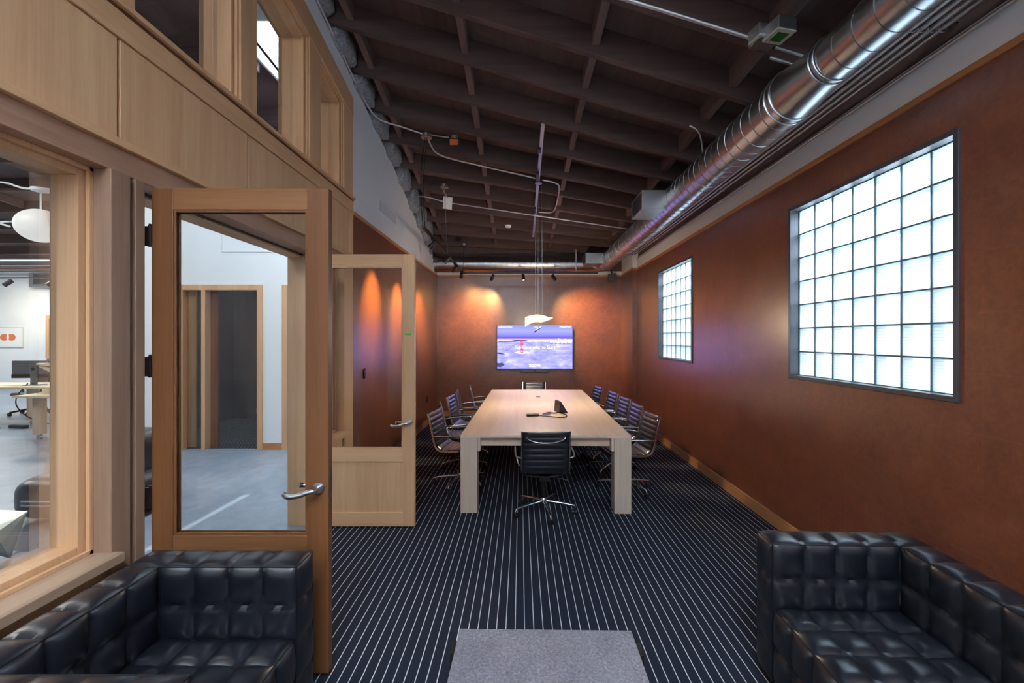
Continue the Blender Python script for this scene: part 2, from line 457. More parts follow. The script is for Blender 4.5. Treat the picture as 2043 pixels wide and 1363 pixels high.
# ------------------------------------------------------- timber partition
XF, XK = -1.85, -2.13     # room face, office face
def wbox(name, mat, x0,x1,y0,y1,z0,z1,label=None,bevel=.003): return struct(box(name,mat,x0,x1,y0,y1,z0,z1,bevel=bevel), label)
wbox('wall_apron', W_Z, XK, XF-.02, YF, 1.96, 0, .70, 'timber apron under the large interior window')
wbox('trim_5', wood('sill_fir','y',rgb(186,160,136),rgb(152,124,102)), XK-.01, XF+.05, YF, 1.975, .70, .742, 'timber sill shelf of the large interior window')
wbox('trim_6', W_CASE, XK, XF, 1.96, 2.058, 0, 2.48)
wbox('trim_7', W_DARK, XK+.02, XF-.03, 2.058, 2.095, 0, 2.48)
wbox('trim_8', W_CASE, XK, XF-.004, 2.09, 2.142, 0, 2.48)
wbox('trim_9', W_YD, XK, XF-.012, YF, 4.79, 2.48, 2.593, 'timber header above doors and interior windows')
wbox('trim_10', W_Y, XK, XF+.018, YF, 4.79, 2.593, 2.63)
wbox('wall_panel_backing', W_DARK, XK, XF-.03, YF, 4.79, 2.63, 3.10, bevel=0)
edges = [-2.56,-1.6,-.65,.30,1.15,2.004,2.956,3.905,4.68]
for a, b in zip(edges[:-1], edges[1:]):
    wbox('wall_panel', W_Z, XF-.03, XF-.006, a+.008, b-.008, 2.635, 3.095, 'flat timber panel in the band under the clerestory', bevel=.002)
wbox('trim_11', W_Y, XK, XF+.004, YF, 4.79, 3.10, 3.222)
wbox('trim_12', W_Y, XK-.01, XF+.03, YF, 4.79, 3.236, 3.262, 'timber ledge under the clerestory windows')
wbox('trim_13', W_DARK, XK, XF+.008, YF, 4.79, 3.222, 3.236)  # dark strip standing for the shadow under the ledge
wbox('trim_14', W_Z, XK, XF, 3.96, 4.15, 0, 2.48, 'timber post between the doors and the far interior window')
wbox('trim_15', W_Z, XK, XF, 4.55, 4.79, 0, 2.48)
wbox('trim_23', W_Z, XK, XF+.002, 4.68, 4.79, 2.48, 3.10)
wbox('wall_apron_far', W_Z, XK, XF-.02, 4.15, 4.55, 0, .70)
wbox('trim_16', W_Y, XK-.01, XF+.05, 4.14, 4.57, .70, .742)
# clerestory mullions and sloped head
mull = [(-1.98,-1.80),(-1.02,-.83),(-.06,.12),(.92,1.12),(1.88,2.078),(2.87,3.045),(3.81,4.015),(4.55,4.79)]
for a, b in mull:
    struct(MB().prism([(a,3.262),(b,3.262),(b,zo(b)-.2),(a,zo(a)-.2)],'x',XK,XF).build('trim_17', W_Z, bevel=.003), 'timber post between clerestory windows')
struct(MB().prism([(YF,zo(YF)-.215),(4.79,zo(4.79)-.215),(4.79,zo(4.79)),(YF,zo(YF))],'x',XK,XF+.006).build('trim_18', W_Y, bevel=.003), 'sloping timber head of the clerestory')

def sash_window(n, y0, y1, z0, za, zb, label, xs=(-2.07,-1.95), fw=.05):
    """timber sash, head may slope from za (at y0) to zb (at y1)"""
    root = struct(empty('window_%d' % n, (0,0,0)), label)
    x0, x1 = xs; m = MB()
    sl = (zb-za)/(y1-y0)
    z = lambda y: za+sl*(y-y0)
    m.prism([(y0,z0),(y0+fw,z0),(y0+fw,z(y0+fw)),(y0,za)],'x',x0,x1)
    m.prism([(y1-fw,z0),(y1,z0),(y1,zb),(y1-fw,z(y1-fw))],'x',x0,x1)
    m.prism([(y0+fw,z0),(y1-fw,z0),(y1-fw,z0+fw),(y0+fw,z0+fw)],'x',x0,x1)
    m.prism([(y0+fw,z(y0+fw)-fw),(y1-fw,z(y1-fw)-fw),(y1-fw,z(y1-fw)),(y0+fw,z(y0+fw))],'x',x0,x1)
    m.build('window_frame', W_Z, root, bevel=.004)
    s = MB(); w = .02; xa, xb = x1+.004, x1+.022
    s.prism([(y0,z0),(y0+w,z0),(y0+w,z(y0)),(y0,z(y0))],'x',xa,xb)
    s.prism([(y1-w,z0),(y1,z0),(y1,z(y1)),(y1-w,z(y1))],'x',xa,xb)
    s.prism([(y0,z0),(y1,z0),(y1,z0+w),(y0,z0+w)],'x',xa,xb)
    s.prism([(y0,z(y0)-w),(y1,z(y1)-w),(y1,z(y1)),(y0,z(y0))],'x',xa,xb)
    s.build('window_stop', W_Z, root, bevel=.002)
    xm = (x0+x1)/2-.03
    MB().prism([(y0+fw-.01,z0+fw-.01),(y1-fw+.01,z0+fw-.01),(y1-fw+.01,z(y1)-fw+.01),(y0+fw-.01,z(y0)-fw+.01)],'x',xm-.004,xm+.004).build('pane', M_GLASS, root)
sash_window(5, -2.4, 1.96, .742, 2.48, 2.48, 'large interior window looking into the office')
sash_window(6, 4.15, 4.55, .742, 2.48, 2.48, 'narrow interior window beyond the second door')
cl = [(-.83,-.06),(.12,.92),(1.12,1.88),(2.078,2.87),(3.045,3.81),(4.015,4.55)]
for i, (a, b) in enumerate(cl):
    sash_window(7+i, a, b, 3.262, zo(a)-.215, zo(b)-.215, 'clerestory window with sloping head above the timber panels', xs=(-2.01,-1.885), fw=.045)
# door opening lining: head with the dark slot of the pocket track
wbox('trim_19', M_BLACK, -2.005,-1.985, 2.142, 3.96, 2.468, 2.481, bevel=0)
wbox('trim_20', W_Y, XK, -2.005, 2.142, 3.96, 2.455, 2.48)

# ----------------------------------------------------------------- doors
def lever(parent, x, z, yf, sgn, d=-1):
    """lever handle on the face y=yf, sgn = outward direction, pointing along d in x"""
    h = MB()
    h.cyl((x,yf,z),(x,yf+sgn*.012,z),.027,28)
    h.cyl((x,yf+sgn*.01,z),(x,yf+sgn*.05,z),.011,14)
    h.tube(smooth_path([(x,yf+sgn*.03,z),(x,yf+sgn*.058,z),(x+d*.03,yf+sgn*.064,z-.004),(x+d*.075,yf+sgn*.066,z-.022),(x+d*.13,yf+sgn*.066,z-.026),(x+d*.15,yf+sgn*.05,z-.02)],3),.013,14)
    return h.build('door_handle', M_STEEL, parent, smooth=True)
def hinge(parent, x, y, z):
    h = MB(); h.cyl((x,y,z-.055),(x,y,z+.055),.009,14)
    h.box(x-.03,x,y-.003,y+.004,z-.05,z+.05).box(x,x+.03,y-.003,y+.004,z-.05,z+.05)
    for k in (-.02,.02): h.cyl((x,y,z+k-.001),(x,y,z+k+.001),.0105,14)
    h.cyl((x,y,z+.055),(x,y,z+.062),.006,12)
    return h.build('hinge', M_BRONZE, parent, smooth=True)
def door(n, X0, X1, Y0, ms, mx, label, rot=0):
    root = struct(empty('door_%d' % n, (X0,Y0,.012), rot), label)
    W = X1-X0; T = .045; H = 2.462; st = .108; tr = .11
    m = MB(); m.box(0,st,0,T,0,H).box(W-st,W,0,T,0,H); m.build('stile', ms, root, bevel=.003)
    m = MB(); m.box(st,W-st,0,T,H-tr,H).box(st,W-st,0,T,.585,.70).box(st,W-st,0,T,0,.125); m.build('rail', mx, root, bevel=.003)
    MB().box(st,W-st,.014,T-.014,.125,.585).build('door_panel', ms, root)
    b = MB(); w = .012
    for y in (.004,T-.014):
        b.box(st,st+w,y,y+.01,.70,H-tr).box(W-st-w,W-st,y,y+.01,.70,H-tr).box(st+w,W-st-w,y,y+.01,.70,.70+w).box(st+w,W-st-w,y,y+.01,H-tr-w,H-tr)
    b.build('glazing_bead', ms, root, bevel=.002)
    MB().box(st,W-st,T/2-.003,T/2+.003,.70,H-tr).build('pane', M_GLASS, root)
    lever(root, W-.046, .945, 0, -1); lever(root, W-.046, .945, T, 1)
    MB().box(W-.002,W+.001,.012,T-.012,.88,1.04).build('lock_plate', M_STEEL, root)
    for z in (.89,1.556,2.22): hinge(root, -.012, .006, z)
    return root
d1 = door(1, -1.872, -.975, 2.2, W_DOOR, W_DOORX, 'open glazed timber door leaf nearest the camera')
d2 = door(2, -1.86, -.96, 3.925, W_Z, W_X, 'second open glazed timber door leaf nearer the table')
o = MB().box(-.0,.055,-.001,.0,-.008,.008).build('green_tape', flat('green_tape', rgb(70,190,60), .6))
o.location = (-.96-.087, 3.9235, 1.75); tag(o, 'small strip of green masking tape on the stile of the second open door', 'tape')

# thermostat and outlets on the left wall
t = empty('thermostat', (XL, 5.12, 1.30), 0, 'black rounded wall sensor on the rust wall behind the second door', 'thermostat')
m = MB(); m.prism([(.045*math.cos(a)*.7+0, .06*math.sin(a)) for a in [2*PI*i/28 for i in range(28)]],'x',0,.018); m.build('body', M_BLACK, t, bevel=.004)
MB().prism([(.012*math.cos(a), .018+.012*math.sin(a)) for a in [2*PI*i/20 for i in range(20)]],'x',.018,.020).build('lens', M_CHROME, t)
def outlet(x, y, z, label, axis='x'):
    t = empty('wall_outlet', (x,y,z), 0, label, 'outlet')
    MB().box(0,.006,-.036,.036,-.058,.058).build('plate', M_BRONZE, t, bevel=.002)
    m = MB(); m.box(.006,.009,-.016,.016,.008,.04).box(.006,.009,-.016,.016,-.04,-.008); m.build('socket', M_BLACK, t)
outlet(XL, 5.10, .36, 'bronze wall outlet low on the rust wall seen through the second door')
outlet(XL, 8.55, .52, 'small bronze wall outlet near the far left corner of the rust wall')

# ------------------------------------------------------------- ductwork
def duct():
    t = empty('air_duct', (0,0,0), 0, 'spiral galvanised steel air duct along the right wall turning left at the end wall', 'duct')
    Xc, Zc = 1.79, 3.31; r, r2 = .165, .128; Yc = 9.37
    m = MB()
    N = 8; path = [(Xc,2.82,Zc)] + [(Xc, y, Zc) for y in (4,6,8)]
    er = .26
    path.append((Xc, Yc-er, Zc))
    for i in range(1,10):
        a = i/10*PI/2; path.append((Xc-er+er*math.cos(a), Yc-er+er*math.sin(a), Zc))
    path += [(Xc-er, Yc, Zc), (0,Yc,Zc), (XL-.02,Yc,Zc)]
    m.tube(path, r, 48); m.build('main_duct', M_DUCT, t, smooth=True)
    Xn, Zn = Xc+.005, Zc
    MB().tube([(Xc,2.82,Zc),(Xn,2.52,Zn)],r,48,rs=[r,r2]).build('reducer', M_DUCT, t, smooth=True)
    MB().tube([(Xn,2.52,Zn),(Xn,0,Zn),(Xn,YF,Zn)],r2,48).build('narrow_duct', M_DUCT, t, smooth=True)
    # spiral lock seams
    def spiral(y0,y1,rr,X,Z,pitch):
        n = int((y1-y0)/pitch*36); return [(X+rr*math.cos(2*PI*i/36), y0+pitch*i/36, Z+rr*math.sin(2*PI*i/36)) for i in range(n)]
    MB().tube(spiral(2.9,Yc-er,r+.0005,Xc,Zc,.125),.0032,5).build('spiral_seam', M_SEAM, t, smooth=True)
    MB().tube(spiral(YF+.1,2.44,r2+.0005,Xn,Zn,.14),.003,5).build('spiral_seam', M_SEAM, t, smooth=True)
    q = []
    n = int((Xc-er-XL)/.125*36)
    for i in range(n): q.append((Xc-er-.125*i/36, Yc+(r+.0005)*math.cos(2*PI*i/36), Zc+(r+.0005)*math.sin(2*PI*i/36)))
    MB().tube(q,.0032,5).build('spiral_seam', M_SEAM, t, smooth=True)
    # collars
    def ring(X,Y,Z,rr,w=.0065): 
        return MB().tube([(X+rr*math.cos(a),Y,Z+rr*math.sin(a)) for a in [2*PI*i/48 for i in range(48)]],w,8,closed=True)
    for Y, rr in ((2.84,r+.003),(2.90,r+.003),(2.51,r2+.003),(2.47,r2+.003),(5.75,r+.003)):
        ring(Xc,Y,Zc,rr).build('collar', M_DUCT, t, smooth=True)
    for X in (1.42,):
        MB().tube([(X,Yc+(r+.003)*math.cos(a),Zc+(r+.003)*math.sin(a)) for a in [2*PI*i/48 for i in range(48)]],.006,8,closed=True).build('collar', M_DUCT, t, smooth=True)
    # elbow gores
    for i in (2,5,8):
        a = i/10*PI/2; c = Vector((Xc-er+er*math.cos(a), Yc-er+er*math.sin(a), Zc)); rd = Vector((math.cos(a),math.sin(a),0))
        MB().tube([c+rd*((r+.001)*math.cos(b))+Vector((0,0,(r+.001)*math.sin(b))) for b in [2*PI*j/40 for j in range(40)]],.003,6,closed=True).build('elbow_seam', M_SEAM, t, smooth=True)
    # register boxes
    for (x0,y0,y1,z0,z1) in ((1.40,4.99,5.46,3.205,3.42),(1.31,8.72,9.16,3.225,3.437)):
        b = MB().box(x0,Xc-.05,y0,y1,z0,z1).build('register_box', M_BOX, t, bevel=.003)
        g = MB(); g.box(x0-.008,x0,y0,y1,z0,z0+.018).box(x0-.008,x0,y0,y1,z1-.018,z1).box(x0-.008,x0,y0,y0+.018,z0+.018,z1-.018).box(x0-.008,x0,y1-.018,y1,z0+.018,z1-.018)
        g.build('register_frame', M_BOX, b, bevel=.001)
        s = MB()
        for i in range(11):
            z = z0+.026+i*(z1-z0-.05)/10; s.box(x0-.006,x0-.001,y0+.018,y1-.018,z,z+.006)
        s.build('register_grille', M_FRAME, b)
        MB().box(x0+.255,x0+.305,y0-.006,y0,(z0+z1)/2-.06,(z0+z1)/2-.02).build('damper_plate', M_BOX, b)
        q = MB(); q.cyl((x0+.28,y0-.03,(z0+z1)/2+.02),(x0+.28,y0,(z0+z1)/2+.02),.014,14)
        q.build('damper_knob', flat('brass', rgb(176,110,60), .4, .8) if x0 > 1.35 else M_STEEL, b)
    # hanging straps
    MB().box(1.16,1.175,Yc-.20,Yc-.196,3.14,3.6).build('strap', M_PIPE, t)
    MB().tube(smooth_path([(1.60,4.115,3.73),(1.66,4.11,3.70),(1.72,4.15,3.66),(1.79,4.25,3.475)],2),.008,8).build('strap', M_PIPE, t, smooth=True)
duct()

# conduit rack on the right wall
CX = (2.09,2.145,2.20,2.255)
for i, x in enumerate(CX):
    o = MB().tube([(x,YF,3.37),(x,8.6,3.37)],.0135,12).build('conduit', M_PIPE, smooth=True)
    tag(o, 'straight steel conduit under the roof, %s from the round duct' % ['first','second','third','fourth'][i], 'conduit', 'parallel steel conduits beside the duct')
o = MB().tube([(2.30,YF,3.29),(2.30,8.6,3.29)],.011,10).build('conduit', M_PIPE, smooth=True)
tag(o, 'lowest thin steel conduit clipped to the white band of the right wall', 'conduit', 'parallel steel conduits beside the duct')
for i, y in enumerate((-.2,2.32,4.83,7.35)):
    t = empty('conduit_bracket', (2.0,y,3.385), 0, 'galvanised strut bracket carrying the parallel conduits, %s' % ['behind the camera end','nearest the camera','beside the first register box','nearest the end wall'][i], 'bracket', 'strut brackets of the conduit rack')
    m = MB(); m.box(.03,.32,-.02,.02,0,.006).box(.03,.32,-.02,-.016,0,.032).box(.03,.32,.016,.02,0,.032); m.build('strut', M_BOX, t)
    m = MB()
    for x in CX: m.tube([(x-2.0+.022*math.cos(a),0,-.015+.022*math.sin(a)) for a in [PI*k/10-PI for k in range(11)]],.004,6)
    m.build('clamp', M_PIPE, t, smooth=True)

# ------------------------------------------------- ceiling conduits, boxes
def pipe(pts, r, name, label, cat='conduit', mat=None, it=2):
    return tag(MB().tube(smooth_path(pts,it), r, 10).build(name, mat or M_PIPE, smooth=True), label, cat)
edge = [(XL+.02, y, wtop(y)-.008) for y in (0,1.5,3.0,4.0,5.0)]
pipe(edge+[(-1.80,5.33,4.44),(-1.70,5.41,4.41),(-1.49,5.42,4.36),(-1.23,5.47,4.29)], .011, 'conduit', 'steel conduit following the sloping top of the white wall to the round box')
pipe([(-1.17,5.47,4.29),(-1.05,5.45,4.255),(-.90,5.44,4.235)], .008, 'conduit', 'short steel conduit between the round box and the orange sensor')
pipe([(-1.19,5.52,4.275),(-1.18,5.74,4.25),(-1.15,5.84,4.215),(-1.02,5.93,4.18),(-.4,5.96,4.05),(.05,6.0,3.965),(.2,6.0,3.93)], .011, 'conduit', 'steel conduit crossing the joists from the round box to the ceiling channel')
pipe([(.30,6.0,3.905),(.46,5.995,3.875),(.55,6.06,3.85),(.555,6.5,3.81),(.546,6.95,3.77),(.50,7.1,3.77),(.30,7.13,3.79)], .011, 'conduit', 'looped steel conduit bowing out beside the ceiling channel')
pipe([(-1.80,7.85,3.75),(-1.83,7.5,3.98),(-1.82,7.28,4.07),(-1.7,7.2,4.08),(-1.52,7.18,4.05),(-1.29,7.25,4.0),(-1.12,7.27,3.975),(.2,7.27,3.78),(1.78,7.3,3.56)], .011, 'conduit', 'long steel conduit crossing the far joists towards the round duct')
pipe([(.2,2.94,4.15),(.78,2.93,3.985),(1.64,2.915,3.70)], .014, 'conduit', 'steel conduit running up to the green lit junction box')
pipe([(1.70,2.90,3.66),(1.95,2.9,3.58)], .012, 'conduit', 'upper of two short conduits between green box and duct')
pipe([(1.70,2.96,3.63),(1.95,2.96,3.55)], .012, 'conduit', 'lower of two short conduits between green box and duct')
ch = empty('ceiling_channel', (0,0,0), 0, 'slotted galvanised channel fixed under the joists above the table', 'channel')
ya, yb = 4.76, 8.4
za_, zb_ = jz(.24,ya)-.012, jz(.24,yb)-.012
pr = [(ya,za_-.02),(yb,zb_-.02),(yb,zb_+.02),(ya,za_+.02)]
MB().prism(pr,'x',.222,.262).build('channel', M_PIPE, ch, bevel=.002)
for y in (5.2,5.95,7.1): 
    z = za_+(zb_-za_)*(y-ya)/(yb-ya); MB().box(.205,.245,y-.2 if y > 5.5 else y-.03,y+.06,z-.05,z-.018).build('driver', M_BLACK, ch, bevel=.003)
def canopy(x, y, z, label, r=.062):
    t = empty('junction_box', (x,y,z), 0, label, 'junction box')
    MB().cyl((0,0,0),(0,0,.045),.05,28).build('box', M_BOX, t, smooth=True, bevel=.002)
    MB().cyl((0,0,-.008),(0,0,0),r,32).build('cover', M_STEEL, t, smooth=True)
    return t
canopy(-1.19,5.47,4.25,'round steel junction box with two cords, nearest the camera',.068)
canopy(-1.18,6.70,4.05,'round steel junction box above the white square sensor')
canopy(-1.175,9.0,3.64,'round steel junction box nearest the end wall')
for (y, z, y2, lab) in ((5.465,4.24,5.0,'pair'),): 
    for s in (-.012,.012):
        o = MB().tube(smooth_path([(-1.19+s,5.46,4.245),(-1.20+s*1.6,5.30,3.8),(-1.17+s,5.12,3.4),(-1.115+s,5.0,3.005)],3),.005,8).build('hanging_cable', M_BLACK, smooth=True)
        tag(o, 'black cord dropping from the first round box to the track, %s one' % ('left' if s < 0 else 'right'), 'cord')
o = MB().cyl((-1.18,6.70,4.045),(-1.115,6.62,3.01),.0035,8).build('suspension_wire', M_STEEL, smooth=True); tag(o, 'thin steel wire from the middle round box down to the track', 'wire')
o = MB().cyl((-1.175,9.0,3.635),(-1.12,8.40,3.01),.0035,8).build('suspension_wire', M_STEEL, smooth=True); tag(o, 'thin steel wire from the far round box to the track corner', 'wire')
# orange sensor
t = empty('occupancy_sensor', (-.83,5.44,4.19), 0, 'black sensor with an orange face hanging on the joist beside the round box', 'sensor')
MB().cyl((0,0,.015),(0,0,.06),.042,24).build('box', M_BOX, t, smooth=True)
MB().box(-.055,.055,-.05,.05,-.01,.015).build('body', M_BLACK, t, bevel=.005)
MB().box(-.05,.05,-.054,-.05,-.075,.0).build('face', flat('orange_face', rgb(206,104,44), .5), t, bevel=.002)
t = empty('square_sensor', (-1.215,7.22,3.98), 0, 'flat white square sensor plate hanging below the joists', 'sensor')
MB().box(-.075,.075,-.01,.01,-.11,.09,Matrix.Rotation(R(8),4,'Y') @ Matrix.Rotation(R(25),4,'X')).build('plate', M_WHITE, t, bevel=.004)
MB().tube([(.0,0,.06),(-.02,-.4,.09),(-.01,-.5,.10)],.008,8).build('stem', M_PIPE, t, smooth=True)
t = empty('smoke_detector', (-.228,7.90,3.745), 0, 'small round white smoke detector under a joist above the table', 'smoke detector')
MB().lathe([(.02,-.012),(.045,-.01),(.055,.005),(.055,.03)],28).build('body', M_WHITE, t, smooth=True)
MB().lathe([(.01,-.016),(.018,-.012)],16).build('lens', M_BOX, t)
# green junction boxes
t = empty('green_window_box', (1.655,2.80,3.68), 0, 'pair of grey electrical boxes with green windows hanging beside the duct', 'electrical box')
Mx = Matrix.Rotation(R(12),4,'Z')
M_GREEN = flat('green_board', rgb(28,120,40), .4)
for (x,y,z,s) in ((-.005,-.02,.02,.068),(-.065,.07,.045,.052)):
    b = MB().box(x-s,x+s,y-s,y+s,z-.05,z+.03,Mx).build('box', M_BOX, t, bevel=.006)
    MB().box(x-s,x+s,y-s,y+s,z-.058,z-.05,Mx).build('cover', M_CREAM, b, bevel=.003)
    MB().box(x-s*.58,x+s*.58,y-s*.58,y+s*.58,z-.0595,z-.058,Mx).build('window', M_GREEN, b)
MB().box(-.09,.06,.03,.15,-.015,.02,Mx).build('bracket', M_BOX, t, bevel=.002)

# air grille on the white wall
t = empty('air_grille', (XL, 6.05, 3.46), 0, 'white linear air grille low on the sloping white wall', 'grille')
m = MB(); m.box(0,.004,-.42,.42,-.085,-.07).box(0,.004,-.42,.42,.07,.085).box(0,.004,-.42,-.405,-.07,.07).box(0,.004,.405,.42,-.07,.07); m.build('frame', M_WHITE, t)
m = MB()
for i in range(9): m.box(-.0,.003,-.405,.405,-.064+i*.015,-.058+i*.015)
m.build('louver', M_WHITE, t)
MB().box(-.001,.0008,-.405,.405,-.07,.07).build('duct_mouth', flat('grille_recess', rgb(176,182,184), .8), t)

# ------------------------------------------------------------ track lights
ZT = 2.99; TX, TY = -1.115, 8.43
t = empty('light_track', (TX,TY,ZT), 0, 'black L shaped lighting track hung along the left wall and across the end wall', 'track')
MB().box(-.017,.017,4.95-TY,.017,-.015,.015).build('rail', M_BLACK, t, bevel=.002)
MB().box(.017,1.50-TX,-.017,.017,-.015,.015).build('rail', M_BLACK, t, bevel=.002)
MB().box(-.019,.019,-.05,.019,-.018,.018).build('corner_joint', M_BLACK, t, bevel=.002)
def spot(x, y, aim, label, power, size, col=(1,.60,.20), blend=1.0):
    p = Vector((x,y,ZT-.015)); d = (Vector(aim)-(p+Vector((0,0,-.07)))).normalized()
    e = empty('track_spotlight', p, 0, label, 'spotlight', 'black spotlights on the track')
    MB().box(-.015,.015,-.045,.045,-.02,.0).build('adapter', M_BLACK, e, bevel=.002)
    MB().cyl((0,0,-.015),(0,0,-.07),.007,10).build('stem', M_BLACK, e, smooth=True)
    q = d.to_track_quat('Z','Y').to_matrix().to_4x4(); Mh = Matrix.Translation((0,0,-.075)) @ q
    h = MB().lathe([(.020,-.068),(.030,-.062),(.031,.0),(.036,.005),(.036,.062),(.031,.062),(.028,.045),(.005,.04)],28,Mh).build('head', M_BLACK, e, smooth=True)
    MB().lathe([(.004,.046),(.026,.047)],24,Mh).build('lens', emis('lamp_lens', (1,.8,.55,1), 6), h)
    L = bpy.data.lights.new('spot_lamp','SPOT'); L.energy = power; L.spot_size = R(size); L.spot_blend = blend; L.color = col; L.shadow_soft_size = .03
    lo = bpy.data.objects.new('spot_lamp', L); COL.objects.link(lo)
    lo.location = p+Vector((0,0,-.075))+d*.085; lo.rotation_euler = d.to_track_quat('-Z','Y').to_euler()
spot(TX,5.50,(XL,5.40,2.15),'black track spotlight on the left run, nearest the camera',260,50)
spot(TX,6.55,(XL,6.50,2.15),'black track spotlight on the left run, second from the camera',260,50)
spot(TX,7.35,(XL,8.00,2.1),'black track spotlight on the left run, third from the camera',260,50)
spot(TX,8.15,(-1.35,YB,2.35),'black track spotlight on the left run, at the track corner',25,60)
spot(-.55,TY,(-1.0,YB,2.2),'left one of three black spotlights on the cross track',190,66)
spot(.05,TY,(.25,7.9,.76),'middle one of three black spotlights on the cross track',160,60,(1,.78,.56))
spot(.64,TY,(1.5,YB,2.0),'right one of three black spotlights on the cross track',250,70)
t = empty('wall_speaker', (2.0,9.56,3.06), 0, 'small grey box on a stem below the duct in the far right corner', 'speaker')
MB().box(-.075,.075,-.07,.04,-.085,.075).build('body', M_FRAME, t, bevel=.006)
MB().cyl((0,-.01,.07),(0,-.01,.17),.012,12).build('stem', M_BLACK, t)

# ------------------------------------------------------------------- table
TH = .765
tb = empty('conference_table', (.27,6.16,0), R(-.8), 'long bleached oak conference table with thick square legs', 'table')
W2, L2 = .835, 1.915
MB().box(-W2,W2,-L2,L2,TH-.028,TH).build('tabletop', TBL_Y, tb, bevel=.003)
for sx in (-1,1):
    for sy in (-1,1):
        x0, x1 = (-W2,-W2+.165) if sx < 0 else (W2-.165,W2)
        y0, y1 = (-L2,-L2+.165) if sy < 0 else (L2-.165,L2)
        MB().box(x0,x1,y0,y1,0,TH-.028).build('leg', TBL_Z, tb, bevel=.003)
m = MB()
for y in (-L2+.09,L2-.115): m.box(-W2+.165,W2-.165,y,y+.025,TH-.125,TH-.028)
for x in (-W2+.07,W2-.095): m.box(x,x+.025,-L2+.165,L2-.165,TH-.125,TH-.028)
m.build('apron', TBL_Y, tb, bevel=.002)
for sx in (-1,1):
    x = -W2+.165 if sx < 0 else W2-.165
    MB().box(x,x-sx*.03,-L2+.002,-L2+.12,TH-.16,TH-.028).build('corner_block', TBL_Z, tb, bevel=.008)
MB().box(-.033,.033,.86,.95,TH,TH+.002).build('cable_port', M_BLACK, tb)

# things on the table
ctl = empty('meeting_controller', (.52,5.62,TH), R(14), 'black wedge touch controller standing on the conference table', 'controller')
MB().prism([(-.06,0),(.065,0),(.05,.012),(-.035,.145),(-.05,.138)],'y',-.10,.10).build('body', M_BLACK, ctl, bevel=.004)
scr = emis('controller_screen', (.16,.10,.30,1), .6)
a = Vector((.0475,0,.0165)); b_ = Vector((-.0335,0,.1455)); nrm = Vector((.85,0,.53)).normalized()*.0015
MB().add([a+nrm+Vector((0,-.10,0)),a+nrm+Vector((0,.10,0)),b_+nrm+Vector((0,.10,0)),b_+nrm+Vector((0,-.10,0))],[(0,1,2,3)]).build('screen', scr, ctl)
rm = empty('remote_box', (.145,5.30,TH), R(10), 'small black puck lying left of the cables on the table', 'remote')
MB().prism([(-.075,-.02),(-.05,-.032),(.07,-.028),(.085,0),(.07,.028),(-.05,.032),(-.075,.02)],'z',0,.028).build('body', M_BLACK, rm, bevel=.006)
for pts_, lab in (([(.22,5.30,TH+.007),(.33,5.27,TH+.007),(.47,5.17,TH+.007),(.56,5.22,TH+.007),(.56,5.38,TH+.007),(.50,5.50,TH+.007)],'black cable looping across the table to the touch controller'),
                  ([(.30,5.44,TH+.007),(.36,5.56,TH+.007),(.42,5.46,TH+.007),(.50,5.56,TH+.007)],'short kinked black cable behind the looped one')):
    tag(MB().tube(smooth_path(pts_,3),.006,8).build('cable', M_BLACK, smooth=True), lab, 'cable')
ad = empty('cable_adapter_card', (.32,5.42,TH), R(-8), 'small grey slatted pad beside the cables on the table', 'adapter')
MB().box(-.05,.05,-.075,.075,0,.006).build('pad', M_MONITOR, ad, bevel=.002)
m = MB()
for i in range(6): m.box(-.042+i*.015,-.034+i*.015,-.065,.065,.006,.010)
m.build('ridge', M_BLACK, ad)

